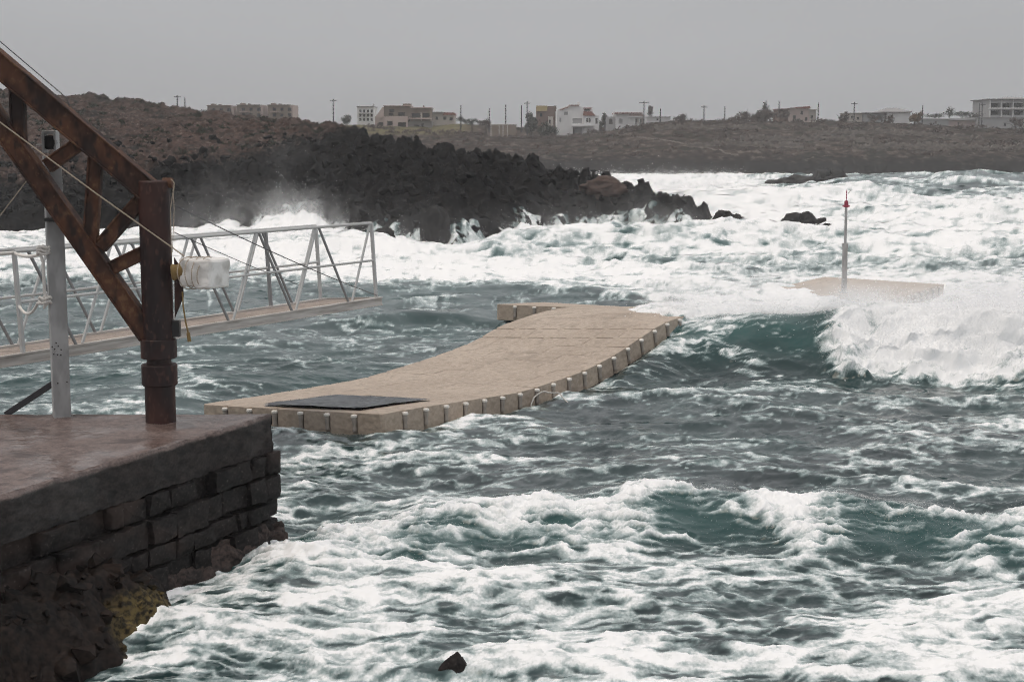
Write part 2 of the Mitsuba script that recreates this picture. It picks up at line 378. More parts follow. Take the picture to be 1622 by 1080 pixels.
def headland(X, Y):
    z = headland_z(X, Y)
    jx = .35 * fb(X / .9, Y / 1.2, 2, 215); jy = .35 * fb(X / .8, Y / 1.1, 2, 216)
    return np.stack([X + jx, Y + jy, z], -1)


hv, hf = grid_mesh(-75, 15.5, 560, 71, 182, 300, headland)
# uv: soil and scrub (u), wetness near the water (v)
_soil = ss(1.2, 5.0, hv[:, 2] + 1.8 * fb(hv[:, 0] / 7, hv[:, 1] / 10, 3, 217) - .25 * np.maximum(hv[:, 0] + 26, 0)) * ss(-6, -20, hv[:, 0] + 4 * fb(hv[:, 0] / 9, hv[:, 1] / 9, 2, 218))
_wet = ss(2.2, .3, hv[:, 2])


def rock_colour(p, n, uv):
    a = tfbm(p.x * .9, p.y * .8, p.z * 1.2, 4)
    b = tfbm(p.x * 4.1, p.y * 3.3, p.z * 5, 3)
    black = mix((.0012, .0012, .0015), (.008, .0072, .0074), sst(.3, .8, .5 * a + .5 * b))
    black = mix(black, (.034, .030, .029), sst(.60, .75, b) * sst(.45, .7, a) * .5)
    soil = mix((.020, .013, .011), (.085, .055, .046), sst(.25, .75, .4 * a + .6 * b))
    soil = mix(soil, (.012, .012, .010), sst(.55, .72, tfbm(p.x * .55 + 9, p.y * .4, p.z * .5, 4)) * .85)
    soil = mix(soil, (.17, .135, .115), sst(.66, .8, b) * .55)
    return mix(black, soil, sst(.2, .8, uv.x + (b - .5) * .5))


def rock_bump(p, n, uv):
    return tfbm(p.x * 2.6, p.y * 2.2, p.z * 2.8, 4) * .35


scene['m_headland'] = {'type': 'twosided', 'b': {'type': 'principled', 'base_color': proc(rock_colour), 'roughness': .6, 'specular': .07}}
scene['headland'] = ply((hv, hf), 'm_headland', smooth=True, uv=np.stack([_soil, _wet], 1))
labels['headland'] = {'kind': 'structure', 'label': 'black volcanic rock headland with reddish scrub on its upper slope'}

def boulder(size, seed, flat=.7, n=3, amp=.34):
    m = trimesh.creation.icosphere(subdivisions=n)
    v = m.vertices
    d = meshkit.fbm(v * 1.3 + seed * 3.1, 4, seed) - .5
    e = np.abs(meshkit.noise(v * 2.4 + seed, seed + 9) - .5) * 2
    m.vertices = v * (1 + 2 * amp * d - .3 * e)[:, None] * np.array(size) * [1, 1, flat]
    return m


rh = np.random.RandomState(31)
def shard(k):
    r = np.random.RandomState(500 + k)
    q = r.normal(0, 1, (15, 3)); q /= np.linalg.norm(q, axis=1, keepdims=True)
    return trimesh.convex.convex_hull(q * r.uniform(.62, 1.12, (15, 1)))


stones = [shard(k) for k in range(14)]
bx = rh.uniform(-46, 12.0, 3200); bt = rh.rand(3200) ** 1.2
by = np.interp(bx, COAST[:, 0], COAST[:, 1]) + 1.0 + bt * 34
bz = headland_z(bx, by)
blocks = []
for x_, y_, z_, t_ in zip(bx, by, bz, bt):
    if z_ < .3 or (x_ < -20 and z_ > 4.2 and rh.rand() < .75):
        continue
    r_ = .15 * math.exp(rh.normal(.25, .62)) * (1.15 - .4 * t_) * (.65 if x_ > 3 else 1)
    r_ = min(r_, .34 + .1 * rh.rand())
    m_ = stones[rh.randint(5) if r_ > .4 else rh.randint(5, 14)].copy()
    m_.apply_transform(trimesh.transformations.random_rotation_matrix(rh.rand(3)))
    m_.vertices = m_.vertices * np.array([r_ * rh.uniform(.8, 1.5), r_ * rh.uniform(.8, 1.5), r_ * rh.uniform(.7, 1.2)]) + (x_, y_, z_ + r_ * .25)
    blocks.append(m_)
blocks = trimesh.util.concatenate(blocks)
scene['headland_boulders'] = ply(blocks, 'm_headland', smooth=False, uv=np.zeros((len(blocks.vertices), 2)))
labels['headland_boulders'] = {'kind': 'stuff', 'label': 'jumbled black boulders covering the headland', 'category': 'boulders'}

# white water running back off the headland's rocks
runs, run_uv = [], []
for k in range(44):
    x0_ = rh.uniform(-15.5, 11.2); yc_ = np.interp(x0_, COAST[:, 0], COAST[:, 1]); wd_ = rh.uniform(.25, 1.2); up_ = rh.uniform(.3, 1.7)
    S_, A_ = np.meshgrid(np.linspace(-1, 1, 9), np.linspace(0, 1, 26))
    wob = .35 * gn(A_ * 3 + k, A_ * 0, 330)
    edge_ = (1 + .7 * gn(A_ * 6 + k, S_ * 0 + np.sign(S_), 331)) * (.75 + .5 * A_)
    Xr = x0_ + wob + S_ * wd_ * edge_; Yr = yc_ + up_ - A_ * (up_ + 1.6)
    Zr = headland_z(Xr, Yr) + .03 * (1 - np.abs(S_) ** 2) + .05 * fb(Xr * 3, Yr * 3, 2, 332) + .02
    i_ = np.arange(25)[:, None] * 9 + np.arange(8)[None, :]
    f_ = np.stack([i_, i_ + 1, i_ + 10, i_ + 9], -1).reshape(-1, 4)
    m_ = trimesh.Trimesh(np.stack([Xr, Yr, Zr], -1).reshape(-1, 3), np.vstack([f_[:, [0, 1, 2]], f_[:, [0, 2, 3]]]), process=False)
    runs.append(m_); run_uv.append(np.stack([(.66 - .55 * np.abs(S_) ** 2 + .95 * fb(Xr * 4, Yr * .5, 4, 333, .6) - .25 * (1 - A_) ** 4).ravel(), S_.ravel() * 0 + .3], 1))
scene['runoff'] = ply(trimesh.util.concatenate(runs), 'm_sea', smooth=True, uv=np.clip(np.vstack(run_uv), 0, 1))
labels['runoff'] = {'kind': 'stuff', 'label': 'white water streaming back down the black rocks', 'category': 'water'}

# the far shore: a low plateau with houses, its slope crossed by dry stone walls
brow = [(-700, 190), (300, 190), (560, 203), (640, 207), (700, 209), (760, 214), (820, 220), (870, 217), (930, 214), (975, 208), (1030, 198), (1060, 193), (1150, 193), (1250, 195), (1340, 194), (1400, 195), (1450, 198), (1530, 203), (1622, 207), (2400, 207)]
FAR = []
for px, py in brow:
    q = at(px, py, 290)
    FAR += [tuple(q), (q[0] * 1.02, 300, q[2] + .2), (q[0] * 1.1, 330, q[2] + .8), (q[0] * 1.6, 470, q[2] + .6)]
    FAR += [(q[0] * .86, 250, 2.4), (q[0] * .845, 246, .5), (q[0] * .83, 238, -3), (q[0] * .93, 270, lerp(2.6, q[2], .52))]
for px, py in [(700, 200), (740, 197), (790, 199), (830, 202), (870, 205), (950, 203), (980, 199)]:
    q = at(px, py, 309); FAR += [tuple(q), (q[0] * 1.06, 330, q[2] + .3)]
FAR = np.array(FAR)


def far_z(X, Y):
    z = survey(FAR, X, Y)
    r = ss(-1, 1.5, z)
    g1, g2 = worley(X / 2.6, Y / 3.2, 21)
    return z + r * (.45 * fb(X / 7, Y / 7, 3, 220) + (.35 * (ss(0, .6, g2 - g1) - .6)) * ss(8, 3, z) + .9 * ss(3.4, 1.0, z) * fb(X / 3, Y / 3, 3, 222) + .10 * fb(X / 1.2, Y / 1.2, 3, 221)) - 0


fv, ff = grid_mesh(-230, 230, 560, 232, 460, 190, lambda X, Y: np.stack([X, Y, far_z(X, Y)], -1))


def far_colour(p, n, uv):
    a = tfbm(p.x * .12, p.y * .1, 0, 4)
    b = tfbm(p.x * 1.1, p.y * .8, p.z * 1.0, 4)
    soil = mix((.034, .027, .025), (.085, .066, .057), sst(.3, .75, .35 * a + .65 * b))
    soil = mix(soil, (.022, .023, .018), sst(.52, .66, a * .5 + tnoise(p.x * .5, p.y * .35, 3) * .5) * .7)
    soil = mix(soil, (.16, .135, .12), sst(.62, .74, b) * .45)
    field = mix(soil, (.15, .135, .07), sst(-6.0, -12.0, p.x) * sst(-52.0, -40.0, p.x) * sst(6.6, 7.4, p.z) * .7)
    return mix((.018, .017, .017), field, sst(1.6, 4.5, p.z + (b - .5) * 2))


scene['m_far_shore'] = {'type': 'twosided', 'b': {'type': 'diffuse', 'reflectance': proc(far_colour)}}
scene['far_shore'] = ply((fv, ff), 'm_far_shore', smooth=True)
labels['far_shore'] = {'kind': 'structure', 'label': 'brown far shore slope rising to a plateau'}


# ------------------------------------------------------------------ mesh helpers
def hull(pts):
    return trimesh.convex.convex_hull(np.array(pts, float))


def rbox(lx, ly, lz, c=.01, center=(0, 0, 0)):
    """a box with chamfered edges"""
    P = []
    for sx in (-1, 1):
        for sy in (-1, 1):
            for sz in (-1, 1):
                x, y, z = lx / 2, ly / 2, lz / 2
                P += [(sx * (x - c), sy * (y - c), sz * z), (sx * (x - c), sy * y, sz * (z - c)), (sx * x, sy * (y - c), sz * (z - c))]
    m = hull(P); m.apply_translation(center)
    return m


def frame_of(p, q, up=(0, 0, 1)):
    p, q = np.array(p, float), np.array(q, float)
    d = q - p; L = np.linalg.norm(d); d /= L
    a = np.cross(d, up)
    if np.linalg.norm(a) < 1e-4:
        a = np.cross(d, (0, 1, 0))
    a /= np.linalg.norm(a); b = np.cross(a, d)
    M = np.eye(4); M[:3, 0] = d; M[:3, 1] = a; M[:3, 2] = b; M[:3, 3] = (p + q) / 2
    return M, L


def beam(p, q, w, h, c=.006, up=(0, 0, 1)):
    """a chamfered bar from p to q: w across, h along up"""
    M, L = frame_of(p, q, up)
    m = rbox(L, w, h, c); m.apply_transform(M)
    return m


def tube(pts, r, sides=10, cap=True):
    p = np.array(pts, float)
    t = np.gradient(p, axis=0); t /= np.linalg.norm(t, axis=1, keepdims=True) + 1e-12
    a = np.cross(t[0], (0, 0, 1) if abs(t[0][2]) < .9 else (1, 0, 0)); a /= np.linalg.norm(a)
    V, n = [], len(p)
    r = np.broadcast_to(r, (n,))
    for i in range(n):
        a = a - t[i] * (a @ t[i]); a /= np.linalg.norm(a); b = np.cross(t[i], a)
        g = np.arange(sides) * 2 * np.pi / sides
        V.append(p[i] + r[i] * (np.cos(g)[:, None] * a + np.sin(g)[:, None] * b))
    V = np.vstack(V + [p[:1], p[-1:]])
    f = []
    for i in range(n - 1):
        for j in range(sides):
            k = (j + 1) % sides
            f += [(i * sides + j, i * sides + k, (i + 1) * sides + k), (i * sides + j, (i + 1) * sides + k, (i + 1) * sides + j)]
    for j in range(sides):
        k = (j + 1) % sides
        f += [(n * sides, k, j), (n * sides + 1, (n - 1) * sides + j, (n - 1) * sides + k)]
    m = trimesh.Trimesh(V, np.array(f), process=False)
    if m.volume < 0:
        m.invert()
    return m


def lathe(profile, sides=24, base=(0, 0, 0), axis=(0, 0, 1)):
    m = trimesh.creation.revolve(np.array(profile, float), sections=sides)
    m.apply_transform(trimesh.geometry.align_vectors((0, 0, 1), axis)); m.apply_translation(base)
    return m


def cat(*ms):
    return trimesh.util.concatenate([m for x in ms for m in (x if isinstance(x, (list, tuple)) else [x])])


def roughen(m, amp, size, edge=None, seed=0):
    if edge:
        v, f = trimesh.remesh.subdivide_to_size(m.vertices, m.faces, edge)
        m = trimesh.Trimesh(v, f, process=True)
    v = m.vertices
    d = np.stack([meshkit.fbm(v / size + 7.3 * k, 3, seed + 5 * k) - .5 for k in range(3)], 1)
    return trimesh.Trimesh(v + 2 * amp * d, m.faces, process=False)


def sag(p, q, drop, n=14):
    p, q = np.array(p, float), np.array(q, float)
    t = np.linspace(0, 1, n)[:, None]
    return p + (q - p) * t - np.array([0, 0, 1.0]) * drop * 4 * t * (1 - t)


COUNT = {}


def numbered(key):
    n = COUNT.get(key, 0); COUNT[key] = n + 1
    return key if n == 0 else f'{key}_{n:03d}'


def thing(name, label, category, group=None, **more):
    k = numbered(name)
    labels[k] = {'label': label, 'category': category, **({'group': group} if group else {}), **more}
    return k


def part(owner, name, mesh, mat, smooth=30, label=None, kind=None, to_world=None):
    k = numbered(f'{owner}__{name}')
    if isinstance(mesh, dict):
        scene[k] = {**mesh, 'bsdf': {'type': 'ref', 'id': mat}}
    else:
        scene[k] = ply(mesh, mat, smooth=smooth)
    if to_world is not None:
        scene[k]['to_world'] = T(np.asarray(to_world))
    if label or kind:
        labels[k] = {**({'label': label} if label else {}), **({'kind': kind} if kind else {})}
    return k


def single(name, mesh, mat, label, category, group=None, smooth=30, **more):
    k = thing(name, label, category, group, **more)
    scene[k] = ply(mesh, mat, smooth=smooth)
    return k


def mat(name, colour, rough=.6, spec=.4, metal=0.0, two=True, bump=None, bump_eps=.004):
    d = {'type': 'principled', 'base_color': proc(colour) if callable(colour) else {'type': 'rgb', 'value': list(colour)}, 'roughness': rough, 'specular': spec, 'metallic': metal}
    if bump:
        d = {'type': 'bumpmap', 't': proc(bump, bump_eps), 'scale': 1.0, 'b': d}
    scene[name] = {'type': 'twosided', 'b': d} if two else d


# ------------------------------------------------------------------ materials
def rust(p, n, uv):
    a = tfbm(p.x * 5, p.y * 5, p.z * 2.2, 4); b = tfbm(p.x * 26, p.y * 26, p.z * 15, 3)
    c = mix((.015, .007, .006), (.078, .031, .016), sst(.32, .66, a))
    c = mix(c, (.13, .066, .032), sst(.54, .74, b * .5 + a * .5))
    return mix(c, (.014, .009, .009), sst(.56, .72, tfbm(p.x * 11 + 4, p.y * 11, p.z * 4, 3)) * .8)


def rust_dark(p, n, uv):
    a = tfbm(p.x * 4, p.y * 4, p.z * 1.4, 4); b = tfbm(p.x * 22, p.y * 22, p.z * 8, 3)
    c = mix((.012, .006, .007), (.044, .015, .011), sst(.3, .7, a))
    return mix(c, (.075, .030, .020), sst(.58, .78, b) * .7)


def concrete_wet(p, n, uv):
    a = tfbm(p.x * 1.3, p.y * 1.3, p.z * 2, 4); b = .5 * tfbm(p.x * 14, p.y * 14, p.z * 14, 3) + .5 * tfbm(p.x * 48, p.y * 48, p.z * 48, 2)
    c = mix((.062, .042, .037), (.165, .122, .110), sst(.3, .7, .35 * a + .65 * b))
    c = mix(c, (.040, .026, .024), sst(.56, .68, tfbm(p.x * 2.3, p.y * 3.1, 5, 4)) * .7)
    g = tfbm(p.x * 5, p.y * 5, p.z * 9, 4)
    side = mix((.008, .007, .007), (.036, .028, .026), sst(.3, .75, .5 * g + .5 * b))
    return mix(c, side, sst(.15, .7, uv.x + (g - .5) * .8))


def basalt(p, n, uv):
    a = tfbm(p.x * 3, p.y * 3, p.z * 3, 4); b = tfbm(p.x * 30, p.y * 30, p.z * 30, 3)
    c = mix((.004, .0037, .004), (.024, .019, .018), sst(.28, .75, .55 * a + .45 * b))
    c = mix(c, (.045, .028, .023), sst(.55, .72, tfbm(p.x * 1.4, p.y * 1.4, p.z * 2.5 + 3, 3)) * .55)
    return mix(c, (.10, .085, .078), sst(.70, .82, b) * .35)


def footing_c(p, n, uv):
    a = tfbm(p.x * 5, p.y * 5, p.z * 7, 4); b = tfbm(p.x * 32, p.y * 32, p.z * 32, 3)
    c = mix((.014, .010, .009), (.075, .050, .043), sst(.3, .7, .5 * a + .5 * b))
    return mix(c, (.010, .009, .009), sst(.5, .7, tfbm(p.x * 2.1, p.y * 2.1, p.z * 4, 3)) * .8)


def mound_c(p, n, uv):
    a = tfbm(p.x * 2.2, p.y * 2.2, p.z * 3, 4); b = tfbm(p.x * 24, p.y * 24, p.z * 24, 3)
    c = mix((.003, .0025, .0025), (.022, .0135, .0105), sst(.3, .75, .5 * a + .5 * b))
    q = dr.sqrt(dr.square((p.x + 3.66) / .50) + dr.square((p.y - 14.75) / .66) + dr.square((p.z - .12) / .42))
    alg = sst(1.3, .5, q + (a - .5) * 1.2)
    return mix(c, mix((.022, .017, .008), (.125, .092, .036), sst(.3, .7, b)), alg * sst(.15, .55, b + .2 * a) * .9)


def tan_plastic(p, n, uv):
    a = tfbm(p.x * .9, p.y * .9, p.z, 3); b = tfbm(p.x * 18, p.y * 18, p.z * 18, 3)
    c = mix((.315, .25, .196), (.425, .352, .285), sst(.25, .75, .4 * a + .6 * b))
    c = mix(c, (.24, .19, .145), sst(.54, .72, tfbm(p.x * 8, p.y * 8, p.z * 8, 3)) * .45)
    return mix(c, (.18, .14, .105), sst(.62, .80, tfbm(p.x * 2.2, p.y * 2.2, p.z * 2, 4)) * .35)


def galv(p, n, uv):
    a = tfbm(p.x * 9, p.y * 9, p.z * 3, 4)
    c = mix((.26, .26, .26), (.37, .37, .37), sst(.3, .7, a))
    return mix(c, (.13, .115, .10), sst(.62, .78, tfbm(p.x * 6, p.y * 6, p.z * 1.5 + 8, 4)) * .6)


def alu(p, n, uv):
    a = tfbm(p.x * 12, p.y * 12, p.z * 12, 3)
    return mix((.40, .40, .395), (.56, .56, .55), a)


def deck_brown(p, n, uv):
    a = tfbm(p.x * 3, p.y * 3, 0, 4); b = tfbm(p.x * 30, p.y * 30, 0, 2)
    return mix((.19, .155, .13), (.32, .265, .23), sst(.25, .75, .5 * a + .5 * b))


def beam_grey(p, n, uv):
    a = tfbm(p.x * 2, p.y * 2, p.z * 16, 4)
    return mix((.34, .31, .285), (.54, .51, .48), sst(.25, .75, a))


def tarp(p, n, uv):
    a = tfbm(p.x * 7, p.y * 7, p.z * 7, 4)
    return mix((.50, .485, .46), (.74, .73, .71), sst(.25, .7, a))


def ripple(p, n, uv):
    return tfbm(p.x * 3.0, p.y * 6.0, 0, 3) * .03


mat('m_rust', rust, .72, .35, bump=lambda p, n, uv: tfbm(p.x * 30, p.y * 30, p.z * 22, 3) * .006)
mat('m_rust_dark', rust_dark, .55, .4, bump=lambda p, n, uv: tfbm(p.x * 26, p.y * 26, p.z * 14, 3) * .006)
mat('m_concrete', concrete_wet, bump=lambda p, n, uv: tfbm(p.x * 22, p.y * 22, p.z * 22, 4) * (.006 + .012 * uv.x), rough=proc(lambda p, n, uv: dr.minimum(.9, .10 + .38 * sst(.35, .65, tfbm(p.x * 2.0, p.y * 1.4, 0, 3)) + .6 * uv.x)), spec=.5)
mat('m_basalt', basalt, .55, .16, bump=lambda p, n, uv: tfbm(p.x * 18, p.y * 18, p.z * 18, 4) * .03)
mat('m_footing', footing_c, .7, .3, bump=lambda p, n, uv: tfbm(p.x * 20, p.y * 20, p.z * 20, 4) * .03)
mat('m_mound', mound_c, .55, .12, bump=lambda p, n, uv: tfbm(p.x * 14, p.y * 14, p.z * 14, 4) * .04)
mat('m_dock', tan_plastic, .5, .4, bump=lambda p, n, uv: tfbm(p.x * 15, p.y * 15, p.z * 15, 2) * .016)
mat('m_pin', (.30, .265, .235), .5)
mat('m_pin_cap', (.72, .69, .64), .45)
mat('m_galv', galv, .5, .5)
mat('m_galv_dark', (.045, .045, .05), .5, .4)
mat('m_alu', alu, .4, .5, .1)
mat('m_alu_dark', (.24, .24, .245), .45, .4)
mat('m_gang_deck', deck_brown, .6, .3)
mat('m_gang_beam', beam_grey, .55, .35)
mat('m_tarp', tarp, .6, .35, bump=lambda p, n, uv: tfbm(p.x * 14, p.y * 14, p.z * 9, 3) * .02)
mat('m_rope', (.36, .30, .24), .85, .1)
mat('m_rope_white', (.60, .58, .55), .85, .1)
mat('m_rope_yellow', (.21, .145, .065), .85, .1)
mat('m_wire', (.05, .05, .055), .5, .4)
mat('m_black', (.012, .012, .013), .4, .5)
mat('m_mat', (.013, .014, .020), .16, .6, bump=lambda p, n, uv: tfbm(p.x * 2.2, p.y * 9.0, 0, 3) * .05)
mat('m_red', (.24, .025, .05), .5, .5)
scene['m_spray'] = {'type': 'twosided', 'b': {'type': 'diffuse', 'reflectance': {'type': 'rgb', 'value': [.90, .905, .91]}}}

# ------------------------------------------------------------------ quay
QA = np.array([-2.98, 18.52]); QB = np.array([-4.86, 14.08])
QE = (QB - QA) / np.linalg.norm(QB - QA); QN = np.array([-QE[1], QE[0]]) * 1.0     # along the wall towards the viewer; outwards


def qp(t, n, z):
    return np.array([QA[0] + QE[0] * t + QN[0] * n, QA[1] + QE[1] * t + QN[1] * n, z])


quay = thing('quay', 'dark stone quay with a wet concrete top under the rusty crane', 'quay')
far_t = 12.0
corner = [(QA[0], QA[1]), tuple(qp(far_t, 0, 0)[:2]), (-14, qp(far_t, 0, 0)[1]), (-14, 18.52)]
cen = np.mean(corner, 0)


def layer(off, z):
    out = []
    for c in corner:
        d = np.array(c) - cen; out.append((*(np.array(c) - d / np.linalg.norm(d) * off * 1.35), z))
    return out


slab = hull(layer(0, 1.225) + layer(0, 1.655) + layer(.018, 1.685) + layer(.06, 1.70))
slab0 = roughen(slab, .0, .3, .075, 3); slab = roughen(roughen(slab0, .030, .30, None, 3), .028, .11, None, 8)
flat_ = ss(1.68, 1.70, slab0.vertices[:, 2])
slab.vertices[:, 2] = lerp(slab.vertices[:, 2], slab0.vertices[:, 2], .75 * flat_)
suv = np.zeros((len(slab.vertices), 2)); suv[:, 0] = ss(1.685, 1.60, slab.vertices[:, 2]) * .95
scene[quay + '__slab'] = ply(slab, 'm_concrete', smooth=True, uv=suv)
core = hull([qp(t, n, z) for t in (.06, far_t) for n, z in ((-.06, 1.2), (-.06, -1.2), (-1.5, -1.2), (-1.5, 1.2))])
part(quay, 'core', core, 'm_basalt')
rs = np.random.RandomState(21)
z1 = 1.235
for course in range(5):
    hgt = [.27, .31, .24, .30, .30][course]
    t = -.02
    while t < 5.2:
        ln = rs.uniform(.26, .62) * (1.25 if course == 4 else 1)
        if rs.rand() < .15:
            ln *= .55
        proud = .085 + rs.uniform(-.035, .045) - (.05 if course == 0 and t > 1.6 else 0)
        z0 = z1 - hgt
        g = .010
        sub_h = hgt
        P = []
        for a in (t + g, t + ln - g):
            for zz in (z0 + g + rs.uniform(0, .02), z0 + sub_h - g - rs.uniform(0, .025)):
                P.append(qp(a + rs.uniform(-.018, .018), -.25, zz))
                for k in range(2):
                    P.append(qp(a + rs.uniform(-.02, .02) * (1 + k), proud - .05 * k - rs.uniform(0, .02), zz + rs.uniform(-.014, .014)))
        P.append(qp(t + ln * rs.uniform(.3, .7), proud + rs.uniform(.0, .03), z0 + sub_h * rs.uniform(.3, .7)))
        m = hull(P)
        if rs.rand() < .93:
            part(quay, 'stone', roughen(m, .030, .15, .085, int(rs.randint(99))), 'm_basalt', smooth=50)
        t += ln
    z1 -= hgt


def footing_pt(T_, S):
    # S: 0 against the wall .. 1 at the outer toe
    n = .02 + .34 * S ** 1.2 * (1 + .7 * fb(T_ * 1.6, S, 3, 301)) + .10 * fb(T_ * 3.5, S * 4, 3, 302)
    z = lerp(.34 + .16 * fb(T_ * 1.1, T_ * 0, 2, 303), -.45, S ** 1.5) + .07 * fb(T_ * 5, S * 5, 3, 304)
    P = np.stack([QA[0] + QE[0] * T_ + QN[0] * n, QA[1] + QE[1] * T_ + QN[1] * n, z], -1)
    return P


fpv, fpf = grid_mesh(-.15, 5.5, 190, 0, 1, 30, footing_pt)
part(quay, 'footing', (fpv, fpf), 'm_footing', smooth=True, label='eroded reddish footing of the quay wall at the waterline')


def mound(T_, N_):
    dome = np.clip(1 - (np.minimum(T_ - 4.7, 0) / 2.3) ** 2, 0, 1) ** .7 * ss(8.3, 7.0, T_)
    reach = .12 + 1.15 * dome + .22 * fb(T_ * 1.2, T_ * 0, 3, 305)
    u = N_ / np.maximum(reach, .02)
    z = lerp(-.6, .70 * dome + .05, ss(1.3, .25, u) ** .8)
    z = z + .20 * fb(T_ * 1.3, N_ * 1.5, 3, 306) + .10 * (ridge(T_ * 2.6, N_ * 2.2, 307)) - .05 + .07 * fb(T_ * 6, N_ * 6, 4, 308, .6) + .09 * (worley(T_ * 3.2 + .4 * fb(T_ * 3, N_ * 3, 2, 309), N_ * 3.4, 310)[0] * -1 + .5) + .13 * (.5 - worley(T_ * 1.5 + .3 * fb(T_ * 2, N_ * 2, 2, 311), N_ * 1.8, 312)[0]) + .05 * (.5 - worley(T_ * 7.5, N_ * 8.0, 313)[0])
    z = np.where(dome <= 0.02, -.7, z)
    return np.stack([QA[0] + QE[0] * T_ + QN[0] * N_, QA[1] + QE[1] * T_ + QN[1] * N_, z], -1)


mv, mf = grid_mesh(1.9, 8.4, 260, -.25, 2.0, 110, mound)
scene['shore_rock'] = ply((mv, mf), 'm_mound', smooth=True)
labels['shore_rock'] = {'label': 'dark rock with a patch of ochre seaweed at the foot of the quay', 'category': 'rock'}


for (px, py, zc, sz, sd, lab) in [(718, 1082, .05, (.22, .20, .22), 12, 'small black rock tip in white foam at the bottom edge'), (160, 1076, .02, (.34, .2, .12), 8, 'low black rock tip awash beneath the dark quay corner')]:
    r = at(px, py, 13.8 if px > 500 else 13.75); b = shard(sd); b.vertices = b.vertices * np.array(sz); b = roughen(b, .03, .12, .05, sd); b.apply_translation((r[0], r[1], zc))
    single('rock_tip', b, 'm_basalt', lab, 'rock', smooth=40)

# ------------------------------------------------------------------ crane
CY = 17.97
crane = thing('harbour_crane', 'rusty steel lattice jib crane on the quay', 'crane')


def cpt(px, py, dy=0.0):
    return at(px, py, CY + dy)


c0 = at(255, 668, CY); cx0 = c0[0]
zt = cpt(247, 286)[2]; zc1 = cpt(252, 536)[2]; zc2 = cpt(252, 567)[2]; zc3 = cpt(252, 576)[2]; zc4 = cpt(252, 609)[2]
part(crane, 'lower_column', lathe([(0, 1.66), (.180, 1.66), (.180, zc4), (.0, zc4)], 32, (cx0, CY, 0)), 'm_rust_dark')
part(crane, 'collar', lathe([(0, zc4 - .005), (.20, zc4 - .005), (.212, zc4 + .01), (.212, zc3 - .01), (.20, zc3), (0, zc3)], 32, (cx0, CY, 0)), 'm_rust_dark')
part(crane, 'neck', lathe([(0, zc3 - .01), (.145, zc3 - .01), (.145, zc2 + .01), (0, zc2 + .01)], 24, (cx0, CY, 0)), 'm_rust_dark')
part(crane, 'collar', lathe([(0, zc2), (.20, zc2), (.213, zc2 + .01), (.213, zc1 - .01), (.20, zc1), (0, zc1)], 32, (cx0, CY, 0)), 'm_rust_dark')
cx1 = cpt(247, 400)[0]
part(crane, 'column', lathe([(0, zc1 - .004), (.182, zc1 - .004), (.186, zt - .02), (.172, zt), (0, zt)], 32, (cx1, CY, 0)), 'm_rust_dark')
up_y = (0, -1, 0)


def member(name, a, b, w, dep, m='m_rust', dy=0.0, cap=0):
    p, q = cpt(*a, dy), cpt(*b, dy)
    body = [beam(p, q, w - .03, dep - .05, .008, up_y)]
    M, L = frame_of(p, q, up_y)      # flanges make it a channel-like section
    for s_ in (-1, 1):
        fl = rbox(L, .022, dep, .005, (0, s_ * (w / 2 - .011), 0)); fl.apply_transform(M); body.append(fl)
    return part(crane, name, cat(body), m)


member('top_chord', (-150, -24), (236, 302), .275, .24)
member('bottom_chord', (-80, 82), (236, 531), .225, .22)
member('strut', (27, 128), (31, 246), .165, .14, dy=-.006)
member('strut', (75, 264), (128, 226), .165, .14, dy=.006)
member('strut', (152, 250), (143, 388), .165, .14, dy=-.006)
member('strut', (158, 392), (228, 312), .17, .14, dy=.006)
member('strut', (178, 424), (232, 398), .165, .14, dy=-.006)
g = [cpt(276, 408), cpt(289, 428), cpt(291, 470), cpt(277, 504)]
gus = hull([q + np.array([0, s_ * .012, 0]) for q in g for s_ in (-1, 1)])
part(crane, 'gusset', gus, 'm_rust_dark')
kn = cpt(258, 290)
part(crane, 'pin_head', tube([kn, kn + (.115, 0, 0)], .062, 14), 'm_rust')
bb = cpt(279, 520)
part(crane, 'bracket', rbox(.10, .1, .2, .008, bb), 'm_black')
# winch on a plate, wrapped in a pale tarpaulin
w0 = cpt(324, 432, -.12)
wr = rbox(.44, .42, .34, .022, (0, 0, 0)); wr = roughen(wr, .022, .14, .05, 9)
wr.apply_transform(trimesh.transformations.rotation_matrix(-.42, (0, 0, 1))); wr.apply_transform(trimesh.transformations.rotation_matrix(.05, (0, 1, 0)))
wr.apply_translation(w0)
winch = thing('wrapped_winch', 'winch wrapped in a pale tarpaulin fixed to the crane column', 'winch')
part(winch, 'tarpaulin', wr, 'm_tarp', smooth=50)
dr0 = cpt(287, 430, -.16)
part(winch, 'drum', lathe([(0, -.12), (.07, -.12), (.10, -.10), (.085, -.05), (.10, 0), (.085, .05), (.10, .10), (.07, .12), (0, .12)], 20, dr0, (1, .25, .1)), 'm_rope_yellow')
for k in range(4):
    ph = np.linspace(0, 2 * np.pi, 30)
    o = .02 + .075 * k
    ring = np.stack([w0[0] - .20 + o + .012 * np.sin(ph * 2 + k), w0[1] - .02 + .25 * np.cos(ph), w0[2] + .19 * np.sin(ph)], 1)
    ring[:, 0] += .10 * np.cos(ph) * .8
    part(winch, 'lashing', tube(ring, .006, 6), 'm_rope')
rope_r = [cpt(289, 462, -.2), cpt(290, 485, -.2), cpt(294, 510, -.2), cpt(298, 527, -.2), cpt(300, 541, -.2)]
single('hanging_rope', cat(tube(rope_r[:4], .010, 7), tube(rope_r[3:], .022, 8)), 'm_rope_yellow', 'short frayed rope end hanging below the wrapped winch', 'rope')
single('jib_rope', tube([cpt(-60, 152, -.2), cpt(0, 194, -.2), cpt(150, 305, -.2), cpt(292, 406, -.2)], .0085, 7), 'm_rope', 'pale taut rope running from the jib down to the winch', 'rope')
